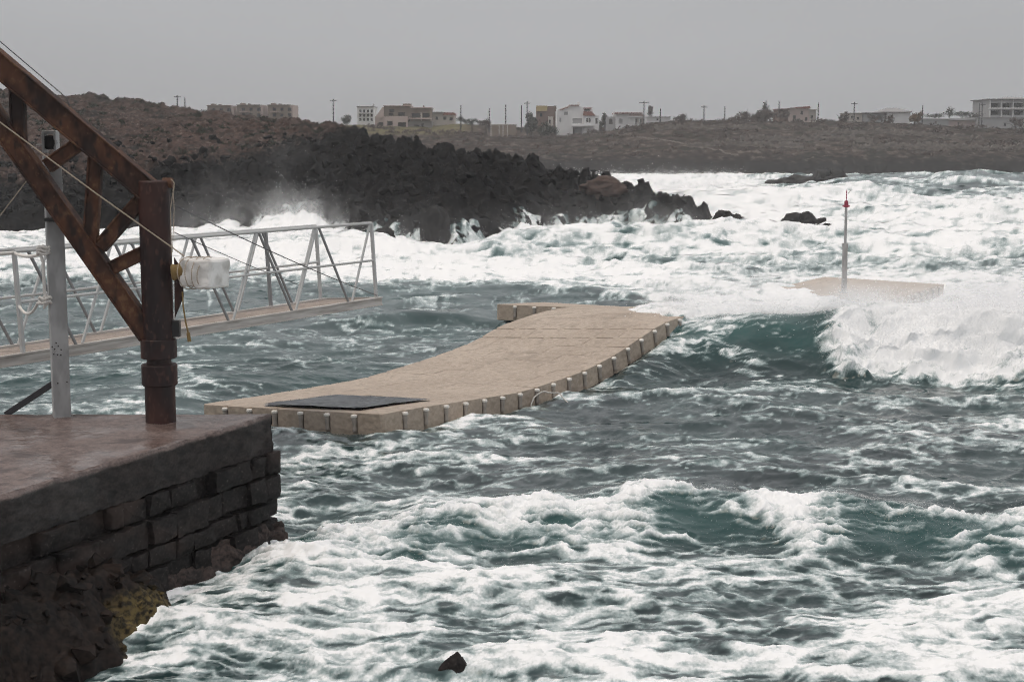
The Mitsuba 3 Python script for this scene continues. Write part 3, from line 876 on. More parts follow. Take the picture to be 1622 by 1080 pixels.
single('hoist_wire', tube([cpt(-80, -1, 0), cpt(0, 66, 0), cpt(106, 156, 0), cpt(110, 170, 0)], .006, 6), 'm_wire', 'dark hoist wire above the upper beam of the crane jib', 'wire')
single('column_rope', cat(tube([cpt(271, 284, -.05), cpt(276, 290, -.07), cpt(275, 300, -.07), cpt(270, 330, -.1), cpt(272, 405, -.12)], .0055, 6), tube([cpt(274, 300, -.07), cpt(276, 330, -.1), cpt(273, 400, -.12)], .0045, 6)),
       'm_rope', 'thin rope hanging down the column side from its rusty pin', 'rope')

# ------------------------------------------------------------------ galvanised post at the back of the quay
PY = 18.32
post = thing('steel_post', 'pale galvanised square steel post at the back edge of quay', 'post')
pb = at(98, 657, PY); pt = at(86, 247, PY)
pm = rbox(.205, .15, pt[2] - 1.69, .008, (0, 0, (pt[2] + 1.69) / 2))
pm.apply_transform(trimesh.transformations.rotation_matrix(.42, (0, 0, 1))); pm.apply_translation((pb[0], PY, 0))
part(post, 'shaft', pm, 'm_galv')
for (dx, dz) in [(-.02, 0), (.02, .035), (-.045, .03), (.05, -.01), (0, .075), (-.03, -.06), (.01, -.07), (.045, -.075), (.0, -.42), (.1, -.41)]:
    part(post, 'bolt', lathe([(0, -.004), (.009, -.004), (.009, .004), (0, .004)], 8, (pb[0] + .0 + dx - .0, PY - .118 + dx * .42, 1.69 + .86 + dz), (0, 1, 0)), 'm_black')
q0, q1 = at(86, 606, PY + .12), at(10, 656, PY + .22)
part(post, 'brace', beam(q0, q1, .075, .075, .006, up_y), 'm_galv_dark')
hd = at(83, 226, PY)
part(post, 'head_bracket', cat(rbox(.03, .16, .24, .004, hd + (.05, 0, 0)), rbox(.03, .16, .24, .004, hd + (-.09, 0, 0)), rbox(.17, .15, .04, .006, hd + (-.02, 0, .12))), 'm_galv')
part(post, 'sheave', lathe([(0, -.03), (.085, -.03), (.085, -.02), (.065, -.008), (.065, .008), (.085, .02), (.085, .03), (0, .03)], 22, hd + (-.02, -.04, 0), (.35, 1, 0)), 'm_black')
an0 = at(60, 230, PY)
part(post, 'bracket_arm', cat(tube([hd + (-.1, 0, -.02), an0 + (-.02, 0, 0)], .010, 6), tube([an0 + (-.13, 0, .12), an0 + (-.12, 0, -.03), an0 + (-.02, 0, -.03)], .008, 6)), 'm_galv')
hk = at(66, 305, PY - .16)
part(post, 'hook_block', boulder((.055, .04, .085), 4, 1, 2, .15).apply_translation(hk), 'm_black', smooth=True)
part(post, 'band', rbox(.13, .12, .045, .006, at(80, 348, PY - .1)), 'm_black')
single('guy_wire', tube([at(-20, 368, PY - .1), at(45, 283, PY - .1), at(64, 262, PY - .05)], .006, 6), 'm_rope', 'thin grey guy wire running from the square post out of frame left', 'wire')

# ------------------------------------------------------------------ gangway
G1 = np.array([-6.07, 20.3, 2.3]); G2 = np.array([-2.34, 27.1, 2.3]); GL = np.linalg.norm(G2 - G1); gd = (G2 - G1) / GL
gn0 = np.array([-gd[1], gd[0], 0]); gup = np.array([0, 0, 1]) + gn0 * .065; gup /= np.linalg.norm(gup)
gac = np.cross(gup, gd); GW = 1.28; GH = 1.33


def gp(s, w, h):
    return G1 + gd * s + gac * w + gup * h


gang = thing('gangway', 'aluminium gangway with lattice railings hanging over the water', 'gangway')
for w in (.04, GW - .04):
    m = cat(beam(gp(-4, w, -.075), gp(GL, w, -.075), .07, .145, .008, gup), beam(gp(-4, w + (.012 if w > .5 else -.012), -.012), gp(GL + .004, w + (.012 if w > .5 else -.012), -.012), .09, .028, .004, gup),
            beam(gp(-4, w + (.012 if w > .5 else -.012), -.140), gp(GL + .004, w + (.012 if w > .5 else -.012), -.140), .09, .022, .004, gup))
    part(gang, 'side_beam', m, 'm_gang_beam')
part(gang, 'end_plate', beam(gp(GL, .005, -.077), gp(GL, GW - .005, -.077), .02, .15, .003, gup), 'm_gang_beam')
nb = 62
for k in range(nb):
    s0 = -4 + (GL + 4 - .03) * (k + .5) / nb
    part(gang, 'deck_board', beam(gp(s0, .085, -.045), gp(s0, GW - .085, -.045), (GL + 4) / nb - .012, .03, .003, gup), 'm_gang_deck')
S0, S1 = -.68, 7.62
for w in (.03, GW - .03):
    part(gang, 'handrail', tube([gp(S0, w, GH), gp(S1 + .0, w, GH)], .026, 10), 'm_alu')
    part(gang, 'mid_rail', tube([gp(S0, w, GH * .5), gp(S1, w, GH * .5)], .021, 8), 'm_alu')
    for s_ in (S0, S1):
        part(gang, 'end_post', beam(gp(s_, w, -.01), gp(s_, w, GH), .055, .055, .006, gd), 'm_alu')
    s_ = 6.81
    nodes = []
    while s_ > S0 - .3:
        for e in (-1, 1):
            tp = s_ + e * .81
            if tp > S1 or tp < S0 - .1:
                if tp > S1:
                    tp = S1 - .06
                else:
                    continue
            part(gang, 'diagonal', beam(gp(s_ + e * .055, w, -.005), gp(tp - e * .04, w, GH - .01), .036, .036, .005, gd if e > 0 else gd), 'm_alu' if e > 0 else 'm_alu_dark')
        s_ -= 1.62
for s_ in (5.95,):
    part(gang, 'end_post', beam(gp(s_ + .2, GW - .03, -.01), gp(s_ + .2, GW - .03, GH), .055, .055, .006, gd), 'm_alu_dark')
part(gang, 'bumper', tube([gp(GL + .0, .75, -.06), gp(GL + .35, .78, -.07), gp(GL + .42, .80, -.08)], [.05, .05, .03], 8), 'm_black')
ga, gb = cpt(276, 325, 0), gp(GL - .05, .04, .02)
single('stay_wire', tube(sag(ga, gb, .05), .007, 6), 'm_wire', 'dark stay wire from crane column down to the far gangway end', 'wire', group='stay wires of the gangway')
labels['stay_wire']['label'] = 'dark upper stay wire from the crane column to the far end of gangway'
single('stay_wire', tube(sag(cpt(276, 368, 0), gp(5.4, .04, .4), .02), .005, 6), 'm_wire', 'thin lower stay wire from crane column to the gangway mid rail', 'wire', group='stay wires of the gangway')
# white rope that closes the gangway's landward end, tied to the steel post
r1 = gp(S0, .03, GH - .02); r2 = at(60, 404, PY + .1); r3 = at(77, 396, PY - .13)
r4 = gp(S0, .03, .62); r5 = at(60, 480, PY + .1); r6 = at(79, 476, PY - .13)
rp = [tube(np.vstack([sag(gp(S0 - .6, .03, GH - .02), r1, .0, 3)[:-1], sag(r1, r2, .03, 6)[:-1], sag(r2, r3, .01, 4)]), .022, 8), tube(np.vstack([sag(r4, r5, .12, 8)[:-1], sag(r5, r6, .02, 4)]), .018, 8),
      tube(np.array([r3 + (-.06, .02, .06), r3 + (-.11, 0, -.02), r3 + (-.06, -.03, -.16), r3 + (-.07, 0, -.5), r3 + (-.04, 0, -.62), r3 + (-.09, 0, -.70), r6]), .019, 8)]
for j in range(5):
    a = np.linspace(0, 2 * np.pi, 16)
    c_ = r3 + np.array([-.07, .02, .03 - .035 * j]) if j < 3 else r6 + np.array([-.06, .02, .03 - .05 * (j - 3)])
    rp.append(tube(np.stack([c_[0] + .07 * np.cos(a), c_[1] + .06 * np.sin(a), c_[2] + .012 * np.sin(3 * a + j)], 1), .017, 6))
single('gate_rope', cat(rp), 'm_rope_white', 'thick white rope tied between the gangway railing and steel post', 'rope')

# ------------------------------------------------------------------ floating dock
dock = thing('floating_dock', 'long tan floating dock of moulded plastic blocks', 'floating dock')
PIT = .6


def octo(h, c=.056, half=.2993):
    out = []
    for (z, inset) in [(-.42, .03), (-.40, .0), (-.012, 0), (-.003, .004), (0, .012)]:
        a = half - inset
        for sx, sy in ((1, 1), (1, -1), (-1, 1), (-1, -1)):
            out += [(sx * a, sy * (a - c), z), (sx * (a - c), sy * a, z)]
    return hull(out)


block_ply = [ply(octo(.42, c_), 'm_dock', smooth=25) for c_ in (.056, .053, .06)]
pin_ply = ply(lathe([(0, -.27), (.036, -.27), (.043, -.24), (.036, -.21), (.032, -.16), (.042, -.12), (.046, -.06), (.038, -.02), (0, -.02)], 12), 'm_pin', smooth=40)
cap_ply = ply(lathe([(0, -.03), (.056, -.03), (.062, -.012), (.056, .010), (.03, .020), (0, .021)], 12), 'm_pin_cap', smooth=40)


def dock_point(s, w, h=0.0):
    return np.array([*(DP0 + DU * s + DV * w), float(dock_top(s, w)) + h])


def dock_matrix(s, w, h=0.0):
    e = .3
    a = dock_point(s + e, w) - dock_point(s - e, w); b = dock_point(s, w + e) - dock_point(s, w - e)
    a /= np.linalg.norm(a); n_ = np.cross(a, b); n_ /= np.linalg.norm(n_); b = np.cross(n_, a)
    M = np.eye(4); M[:3, 0], M[:3, 1], M[:3, 2], M[:3, 3] = a, b, n_, dock_point(s, w, h)
    return M


NS = 50
cells = [(i, j) for i in range(NS) for j in range(7)] + [(i, j) for i in (22, 23, 24, 25) for j in (7, 8, 9, 10)]
hidden = [c for c in cells if 24 <= c[0] < 36 and c[1] < 7]
shown = [c for c in cells if c not in hidden]
rb = np.random.RandomState(5)
for (i, j) in shown:
    s, w = (i + .5) * PIT, (j + .5) * PIT
    M = dock_matrix(s + rb.normal(0, .001), w + rb.normal(0, .001), rb.normal(0, .002))
    part(dock, 'block', block_ply[rb.randint(3)], 'm_dock', to_world=M)
bm = octo(.42)
part(dock, 'sunken_blocks', cat([bm.copy().apply_transform(dock_matrix((i + .5) * PIT, (j + .5) * PIT)) for i, j in hidden]), 'm_dock', smooth=False, kind='stuff')
edge = [(k * PIT, -.012) for k in range(1, 21)] + [(-.012, k * PIT) for k in range(1, 7)] + [(k * PIT, -.012) for k in range(38, 50)] + [(8.0 * PIT - .32, -.09)]
edge = edge[:-1] + [(NS * PIT + .005, k * PIT) for k in range(1, 7)] + [(22 * PIT - .005, (7 + k) * PIT) for k in range(1, 4)]
for s, w in edge:
    M = dock_matrix(s, w, -.045)
    pk = part(dock, 'pin', pin_ply, 'm_pin', to_world=M)
    part(pk, 'cap', cap_ply, 'm_pin_cap', to_world=M)
knob = lathe([(0, -.03), (.088, -.03), (.088, -.004), (.07, .004), (0, .005)], 8)
studs = [knob.copy().apply_transform(dock_matrix(k * PIT, j * PIT)) for k in range(1, 22) for j in range(1, 7)]
part(dock, 'studs', cat(studs), 'm_dock', smooth=False, kind='stuff')


def mat_pt(S, W):
    s = lerp(.22, 2.05, S) + .12 * (W - .5) * -1; w = lerp(.62, 2.75, W) - .15 * (S - .5)
    P = np.array([dock_point(a, b) for a, b in zip(s.ravel(), w.ravel())]).reshape(*S.shape, 3)
    edge_ = np.minimum(np.minimum(S, 1 - S), np.minimum(W, 1 - W))
    P[..., 2] += .016 + .05 * np.exp(-(edge_ / .03) ** 2) * (S < .5) * .3 + .02 * fb(S * 3, W * 5, 3, 320) + .02
    return P


mv, mf = grid_mesh(0, 1, 26, 0, 1, 34, mat_pt)
single('rubber_mat', trimesh.Trimesh(np.vstack([mv, mv - (0, 0, .03)]), np.vstack([np.vstack([mf[:, [0, 1, 2]], mf[:, [0, 2, 3]]]), np.vstack([mf[:, [0, 2, 1]], mf[:, [0, 3, 2]]]) + len(mv)]), process=False),
       'm_mat', 'wet black rubber mat lying on the near end of floating dock', 'mat', smooth=True)
# a loop of white mooring line off the dock's side
l0 = dock_point(4.55, -.03, -.1)
a = np.linspace(-.3, 3.6, 26)
loop = np.stack([l0[0] + .36 - .34 * np.cos(a), l0[1] + .12 * np.sin(a * 1.3), l0[2] - .02 + .22 * np.sin(a) - .16], 1)
loop += .018 * np.stack([np.sin(a * 7), np.cos(a * 5), np.sin(a * 6 + 1)], 1)
single('mooring_rope', tube(loop, .013, 7), 'm_rope_white', 'loop of white mooring rope beside the dock edge', 'rope')

# beacon
bc = thing('beacon_pole', 'slender beacon pole with a red lantern on the far dock', 'beacon')
bp = dock_point(25.75, 1.85)
bh = 3.2
part(bc, 'base_flange', lathe([(0, .0), (.16, .0), (.16, .03), (.09, .05), (0, .05)], 16, bp), 'm_galv')
part(bc, 'lower_tube', lathe([(0, .02), (.085, .02), (.085, 1.40), (.095, 1.41), (.095, 1.55), (.085, 1.56), (.0, 1.56)], 16, bp), 'm_galv')
part(bc, 'upper_tube', lathe([(0, 1.5), (.045, 1.5), (.042, 2.72), (0, 2.72)], 12, bp), 'm_galv')
part(bc, 'lantern', lathe([(0, 2.68), (.05, 2.68), (.12, 2.70), (.12, 2.73), (.065, 2.75), (.06, 2.86), (.04, 2.89), (0, 2.90)], 16, bp), 'm_red')
part(bc, 'top_rod', tube([bp + (0, 0, 2.9), bp + (.0, 0, 3.22)], .014, 6), 'm_red')
part(bc, 'wind_vane', tube([bp + (.04, 0, 3.1), bp + (.10, 0, 3.18), bp + (.17, 0, 3.22)], .012, 6), 'm_galv')

# ------------------------------------------------------------------ houses along the far skyline
def plain(name, c, var=.12):
    def fn(p, n, uv):
        a = tfbm(p.x * .8, p.y * .8, p.z * .5, 4)
        return mi.Color3f(*c) * (1 - var + 2 * var * a)
    mat(name, fn, .85, .15)


plain('m_white_wall', (.66, .655, .65)); plain('m_cream_wall', (.46, .42, .38)); plain('m_beige_wall', (.205, .16, .13)); plain('m_pink_wall', (.44, .355, .325))
plain('m_raw_concrete', (.20, .185, .17)); plain('m_grey_wall', (.37, .37, .37)); plain('m_brown_wall', (.17, .115, .095)); plain('m_yellow_wall', (.40, .31, .15))
plain('m_roof_red', (.21, .085, .065)); plain('m_roof_grey', (.24, .235, .24)); plain('m_pane', (.035, .035, .04)); plain('m_shutter', (.075, .07, .068)); plain('m_dark_opening', (.045, .038, .035))


class House:
    """walls with real openings; lengths in metres read from pixels at its distance"""
    def __init__(s, name, label, Y, category='house', group=None):
        s.key = thing(name, label, category, group); s.Y = Y

    def px(s, x0, x1, y0, y1):
        a, b = at(x0, y1, s.Y), at(x1, y0, s.Y)
        return a[0], b[0], a[2], b[2]

    def block(s, x0, x1, y0, y1, m, depth=7.0, setback=0.0, wins=(), down=1.5, name='wall', pane='m_pane', deep=.3, frame=None):
        X0, X1, Z0, Z1 = s.px(x0, x1, y0, y1)
        yf = s.Y + setback
        body = m3.Manifold.cube((X1 - X0, depth, Z1 - Z0 + down)).translate((X0, yf, Z0 - down))
        panes = []
        for w in wins:
            a0, a1, b0, b1 = s.px(*w[:4])
            if len(w) > 4 and w[4] == 'arch':
                r = (a1 - a0) / 2
                hole = m3.Manifold.cube((a1 - a0, deep + .2, max(b1 - b0 - r, .05))).translate((a0, yf - .2, b0)) + m3.Manifold.cylinder(deep + .2, r, r, 16).rotate((90, 0, 0)).translate((a0 + r, yf + deep, b1 - r))
            else:
                hole = m3.Manifold.cube((a1 - a0, deep + .2, b1 - b0)).translate((a0, yf - .2, b0))
            body = body - hole
            panes.append((a0, a1, b0, b1))
        k = part(s.key, name, body, m, smooth=False)
        for a0, a1, b0, b1 in panes:
            wk = part(k, 'window', rbox(a1 - a0 + .06, .08, b1 - b0 + .06, .005, ((a0 + a1) / 2, yf + deep - .02, (b0 + b1) / 2)), pane)
            if frame:
                pass
        return X0, X1, Z0, Z1

    def slab(s, x0, x1, y0, y1, m, front=.5, depth=7.6, setback=0.0, name='roof', parent=None):
        X0, X1, Z0, Z1 = s.px(x0, x1, y0, y1)
        return part(s.key, name, rbox(X1 - X0, depth, max(Z1 - Z0, .12), .03, ((X0 + X1) / 2, s.Y + setback - front + depth / 2, (Z0 + Z1) / 2)), m)

    def poly_roof(s, pts, m, depth=7.5, front=.4, name='roof'):
        """a roof whose outline in elevation is pts (pixels)"""
        P = []
        for x, y in pts:
            a = at(x, y, s.Y)
            P += [(a[0], s.Y - front, a[2]), (a[0], s.Y - front + depth, a[2])]
        return part(s.key, name, hull(P), m, smooth=False)

    def hip(s, x0, x1, yb, ytop, m, depth=8, front=.5, ridge=.35):
        X0, X1, Z0, _ = s.px(x0, x1, yb, yb); Zt = s.px(x0, x1, ytop, ytop)[2]
        f_, b_ = s.Y - front, s.Y - front + depth; mx = (X0 + X1) / 2; r = (X1 - X0) * ridge / 2
        return part(s.key, 'roof', hull([(X0, f_, Z0), (X1, f_, Z0), (X0, b_, Z0), (X1, b_, Z0), (X0, f_, Z0 - .15), (X1, b_, Z0 - .15), (X1, f_, Z0 - .15), (X0, b_, Z0 - .15), (mx - r, (f_ + b_) / 2, Zt), (mx + r, (f_ + b_) / 2, Zt)]), m, smooth=False)


# three tan blocks behind the headland
for k, (x0, x1, yt, yb, lab) in enumerate([(329, 372, 167, 192, 'tan flat-roofed block, leftmost of three behind the headland'), (376, 418, 166, 194, 'tan flat-roofed block, middle one of three behind the headland'),
                                           (425, 466, 166, 198, 'tan flat-roofed block, rightmost of three behind the headland')]):
    h = House('apartment_block', lab, 330, 'apartment block', 'tan blocks behind the headland')
    wn = [(x0 + 7 + 12 * i, x0 + 12 + 12 * i, yt + 5 + 9 * j, yt + 10 + 9 * j) for i in range(3) for j in range(3) if yt + 10 + 9 * j < yb - 1]
    x1 -= 2.5
    h.block(x0, x1 - 5, yt + 1.6, yb, 'm_beige_wall', 9, 0, wn, 4)
    h.block(x1 - 4.8, x1, yt + .5, yb, 'm_pink_wall', 8, .6, (), 4, 'stair_wall')
    h.slab(x0 - 1, x1 - 4.6, yt, yt + 1.4, 'm_beige_wall', .5, 9.6)
    h.slab(x0 + 2, x0 + 7, yt - 2.8, yt - .05, 'm_beige_wall', -2, 3, name='roof_hut')
    h.slab(x0 + 14, x0 + 17, yt - 2, yt - .05, 'm_raw_concrete', -2, 2, name='chimney')
    h.slab(x0 + 4, x0 + 20, yt + 11.6, yt + 12.4, 'm_pink_wall', 1.0, 1.05, name='balcony')

h = House('villa', 'small two-storey white villa with rows of dark windows', 335)
h.block(566, 592, 170, 196, 'm_white_wall', 8, 0, [(569 + 6 * i, 572.5 + 6 * i, y, y + 4.5) for i in range(4) for y in (174, 181, 187.5)], 4)
h.slab(565, 593, 168.6, 169.8, 'm_roof_grey', .5, 9); h.slab(588.5, 590.2, 164.5, 168.5, 'm_grey_wall', -3, 1, name='chimney')
h.slab(568, 590, 179.4, 180.2, 'm_grey_wall', 1.0, 1.05, name='balcony')

h = House('unfinished_house', 'large beige unfinished house with open dark window bays', 305)
h.block(594, 646, 184.5, 205, 'm_pink_wall', 9, 0, [(599, 607, 194, 200), (613, 622, 192, 199.5), (630, 643, 194, 202)], 2, pane='m_dark_opening', deep=.8)
h.block(608, 650, 168.5, 184.3, 'm_beige_wall', 8.5, .5, [(615, 623, 180 - 1, 183.5), (616, 624, 173, 178), (630, 641, 178, 183.9)], .2, 'upper_wall', 'm_dark_opening', .8)
h.poly_roof([(593.5, 187), (606, 170), (608, 170), (608, 187)], 'm_pink_wall', 8)
h.block(646.3, 684, 192, 205, 'm_raw_concrete', 9, .2, [(656, 664, 198, 203), (667, 671, 196, 204.5)], 2, 'lower_wall', 'm_dark_opening', .8)
h.block(650.3, 682, 171.5, 191.8, 'm_beige_wall', 8, .5, [(651.5, 665.5, 179.5, 186.5), (669, 680, 179.5, 186)], .2, 'upper_wall', 'm_dark_opening', .9)
h.slab(607, 650, 167.4, 168.4, 'm_pink_wall', .6, 9.3); h.slab(650.5, 683.5, 170.3, 171.4, 'm_pink_wall', .6, 9)
h.slab(637, 649, 164, 167.3, 'm_beige_wall', -2, 4, name='roof_hut'); h.slab(666.6, 668.2, 179, 192, 'm_cream_wall', .45, .35, name='column')
h.slab(646.4, 684, 187.5, 189, 'm_pink_wall', 1.1, 1.5, name='balcony'); h.slab(669, 671, 167, 170.2, 'm_beige_wall', -2, 1, name='chimney')

h = House('low_house', 'low house with a dull red roof right of the unfinished house', 312)
h.block(683.5, 720, 182, 196, 'm_cream_wall', 8, 0, [(690, 694, 185, 190), (702, 707, 185, 190), (712, 717, 186, 191)], 2)
h.slab(682, 704, 177.6, 179, 'm_raw_concrete', .5, 8.6); h.block(683.5, 703, 179, 182, 'm_cream_wall', 8, .3, (), .2, 'upper_wall')
h.poly_roof([(701, 182.4), (704, 178.5), (719, 178.5), (722, 182.4)], 'm_roof_red', 8.6)

h = House('walled_yard', 'low beige roadside wall with pillars below the utility poles', 296, 'wall')
h.block(777, 818, 198, 214, 'm_beige_wall', .5, 0, (), 3)
for x in (777, 790, 796, 803):
    h.slab(x, x + 1.6, 197, 217, 'm_cream_wall', .12, .75, name='pillar')
h.slab(776, 819, 197.2, 198.2, 'm_cream_wall', .06, .62, name='coping')

h = House('brown_house', 'brown house with a yellow parapet behind the white villa', 318)
h.block(850, 877, 168.6, 206, 'm_brown_wall', 9, 0, [(868.5, 871.5, 190, 196), (855, 859, 180, 185)], 3)
h.block(849.5, 866.5, 167.8, 176, 'm_yellow_wall', .6, -.7, (), .05, 'parapet'); h.block(868, 876, 185, 206, 'm_cream_wall', .6, -.65, [(869.5, 872, 190, 196)], 2, 'front_wall')
h.block(877.2, 881.5, 167.5, 206, 'm_brown_wall', 6, 1.5, (), 3, 'wall')

h = House('white_villa', 'large white villa with stepped gable, balcony and red roof edges', 300)
h.block(882, 924, 175.5, 214, 'm_white_wall', 9, 0, [(893.5, 899.5, 177.5, 182.5), (907, 922, 187.5, 196), (909.5, 922, 202, 213), (886, 889, 187, 194)], 3, deep=.5, pane='m_grey_wall')
h.poly_roof([(882, 175.6), (885, 173), (902, 167.6), (916, 167.6), (924, 171), (924, 175.6)], 'm_white_wall', 8.9, -.05, 'gable')
h.poly_roof([(886, 174.2), (901.5, 169), (901.5, 170.2), (887, 175.2)], 'm_roof_red', .6, .3); h.slab(902, 917, 166.4, 167.7, 'm_roof_red', .35, 9.5)
h.slab(916, 919, 161.5, 166.3, 'm_white_wall', -2, 1.2, name='chimney')
h.slab(905.5, 925, 197.6, 201, 'm_white_wall', 1.25, 1.25, name='balcony'); h.slab(907.6, 910, 202, 213.5, 'm_dark_opening', .02, .1, name='door')
h.block(924.3, 949, 183.4, 209, 'm_white_wall', 8, -.5, [(928.5, 931.5, 187.5, 194.5), (932.5, 935.5, 187.5, 194.5), (943, 946.5, 187.5, 196.5)], 3, 'side_wall', 'm_shutter')
h.poly_roof([(923.5, 182.6), (925, 176.6), (937, 177.2), (943, 183.4), (924, 183.4)], 'm_roof_red', 6, .9)
h.block(924.3, 938, 171.6, 177, 'm_white_wall', 5, 2.5, [(926.5, 935.5, 172.8, 175.6)], .2, 'upper_wall', 'm_shutter'); h.slab(921.5, 939, 170.4, 171.5, 'm_roof_red', -2, 6)
h.slab(937.6, 939.4, 173, 182, 'm_white_wall', -.6, .6, name='chimney'); h.slab(925, 940, 199, 201, 'm_grey_wall', 1.35, .8, name='balcony')

h = House('veranda_house', 'white single-storey house with red flat roof and columned veranda', 300)
h.block(975.5, 1006, 182, 206, 'm_white_wall', 8, 0, [(980, 986.5, 188, 196.5, 'arch'), (985, 988.5, 202, 210 - 4)], 4, deep=.5, pane='m_grey_wall')
h.slab(974, 1017, 178.6, 180.4, 'm_roof_red', .9, 9.5); h.slab(976, 1019, 180.4, 182, 'm_white_wall', .5, 8.6, name='cornice')
h.block(996, 1021.5, 186.5, 206, 'm_cream_wall', 5, 1.6, [(999, 1003, 189, 197.5), (1006, 1010, 189, 197.5), (1013.5, 1017.5, 189, 197.5)], 3, 'veranda_wall', 'm_shutter')
h.slab(994.5, 1022.5, 183.6, 186.4, 'm_white_wall', .6, 7)
h.poly_roof([(996, 183.5), (997, 182), (1018, 182), (1020, 183.5)], 'm_roof_red', 6, .7)
for x in (995.6, 1004.4, 1011.8, 1020.4):
    h.slab(x, x + 1.5, 186.4, 197.6, 'm_white_wall', .5, .4, name='column')
h.slab(994.5, 1028, 197.6, 199.6, 'm_white_wall', .7, 2.6, name='balcony'); h.slab(996, 1027.5, 195, 196, 'm_white_wall', .68, .1, name='railing')
h.block(960, 975.2, 185, 201, 'm_grey_wall', 6, 1, [(965, 971, 188, 197, 'arch')], 3, 'side_wall', 'm_shutter'); h.slab(972, 974.4, 176.5, 184.9, 'm_white_wall', -1, .9, name='chimney')

h = House('long_shed', 'long low white building right of the veranda house', 318, 'building')
h.block(1024, 1062, 186, 196, 'm_white_wall', 7, 0, [(1040, 1043, 188, 191)], 3); h.slab(1023, 1063, 184.9, 185.9, 'm_roof_grey', .4, 7.8)

h = House('pink_house', 'pale pink house beside the reddish shrub thicket', 303)
h.block(1249, 1282, 172, 197, 'm_pink_wall', 8, 0, [(1256, 1261, 183, 189), (1268, 1272, 176, 182), (1275, 1279, 186, 192)], 3, pane='m_shutter')
h.poly_roof([(1247, 172), (1262, 170), (1282, 168.6), (1284, 172)], 'm_roof_red', 8.6, .5)
h.block(1235, 1249.3, 173.5, 197, 'm_brown_wall', 7, .8, [(1240, 1244, 180, 186)], 3, 'side_wall'); h.slab(1234, 1250, 172.3, 173.4, 'm_roof_red', .0, 7.8)
h.block(1282.3, 1294, 174.5, 197, 'm_cream_wall', 6, .6, [(1285, 1289, 183, 188)], 3, 'side_wall', 'm_shutter'); h.slab(1280, 1295, 173.4, 174.4, 'm_cream_wall', .1, 6.8)

h = House('cream_cottage', 'small cream cottage half hidden by the slope crest', 304)
h.block(1341, 1366, 180, 196, 'm_cream_wall', 6, 0, [(1348, 1351, 184, 188), (1357, 1361, 186, 190)], 3); h.slab(1340, 1367, 178.8, 179.9, 'm_white_wall', .4, 6.8)

h = House('hip_roof_house', 'white house under a grey hipped roof beside an orange-brown tree', 303)
h.block(1405, 1442, 177.4, 197, 'm_white_wall', 8, 0, [(1411, 1415, 182, 187)], 3); h.hip(1396, 1444, 177.3, 170.5, 'm_roof_grey')
h.block(1368, 1404.7, 180, 196, 'm_grey_wall', 7, 1, [(1378, 1386, 183, 190), (1392, 1400, 183, 190)], 3, 'side_wall', 'm_shutter'); h.slab(1366, 1406, 178.2, 179.8, 'm_roof_grey', -.4, 8)

h = House('yard_wall_house', 'long low grey house behind the slope crest', 306)
h.block(1462, 1503, 189, 202, 'm_grey_wall', 6, 0, (), 3); h.slab(1461, 1504, 187.6, 188.9, 'm_white_wall', .4, 6.8)
h.block(1503.4, 1549, 191, 203, 'm_pink_wall', 6, .5, [(1518, 1521, 194, 198)], 3, 'side_wall', 'm_shutter'); h.slab(1503, 1550, 187.5, 190.9, 'm_grey_wall', .1, 6.8)

h = House('grey_depot', 'wide plain grey building below the arcaded block', 304, 'building')
h.block(1550, 1640, 187.5, 205, 'm_grey_wall', 7, 0, [(1590, 1594, 195, 200)], 3); h.slab(1549, 1641, 186.2, 187.4, 'm_roof_grey', .3, 7.6)

h = House('arcade_building', 'large grey building with two storeys of dark arcades', 322, 'building')
h.block(1567, 1660, 158, 190, 'm_grey_wall', 12, 0, [(1569.5 + 18.2 * i, 1585 + 18.2 * i, y, y + 7.5) for i in range(5) for y in (163.5, 175)], 3, deep=2.0)
h.slab(1565, 1662, 156.7, 157.9, 'm_roof_grey', .7, 13.5); h.slab(1566, 1661, 171, 173, 'm_white_wall', .5, .52, name='balcony'); h.hip(1590, 1640, 156.6, 152.5, 'm_roof_grey', 9, -1)
for i in range(6):
    h.slab(1566.6 + 18.2 * i, 1568.9 + 18.2 * i, 158.2, 188, 'm_white_wall', .3, .32, name='column')

# ------------------------------------------------------------------ poles
POLES = [(281, 151, 172, 170, 'pole with a short crossbar at the left on the headland', 1), (293, 155, 172, 175, 'thin pole just right of the leftmost pole on the headland', 0), (528, 157, 194, 300, 'pole standing alone left of the small white villa', 1),
         (730, 167, 192, 300, 'pole right of the low red-roofed house', 0), (775, 172, 200, 300, 'pole left of the walled yard', 0), (801, 166, 200, 300, 'dark pole above the middle of the walled yard', 0), (826, 167, 200, 300, 'thin pole just left of the tall crossbar pole', 0),
         (835, 161, 205, 297, 'tall dark pole with crossbar left of the brown house', 1), (1020, 160, 186, 296, 'pole with wide crossbar right of the veranda house', 2), (1046, 172, 193, 300, 'pole in front of the long white shed', 0), (1115, 167, 190, 310, 'pole on the empty crest, first right of the shed', 1),
         (1148, 169, 190, 308, 'pole on the empty crest, just left of the thicket', 0), (1234, 160, 176, 302, 'dark pole at the left corner of the pink house', 0), (1296, 163, 188, 300, 'pole at the right corner of the pink house', 0), (1353, 162, 182, 302, 'pole with crossbar over the cream cottage', 1),
         (1461, 167, 196, 300, 'pole right of the orange-brown tree', 0), (1551, 164, 190, 302, 'pole left of the arcaded block', 0), (1555.5, 163, 188, 304, 'pole with crossbar nearest the arcaded block', 1)]
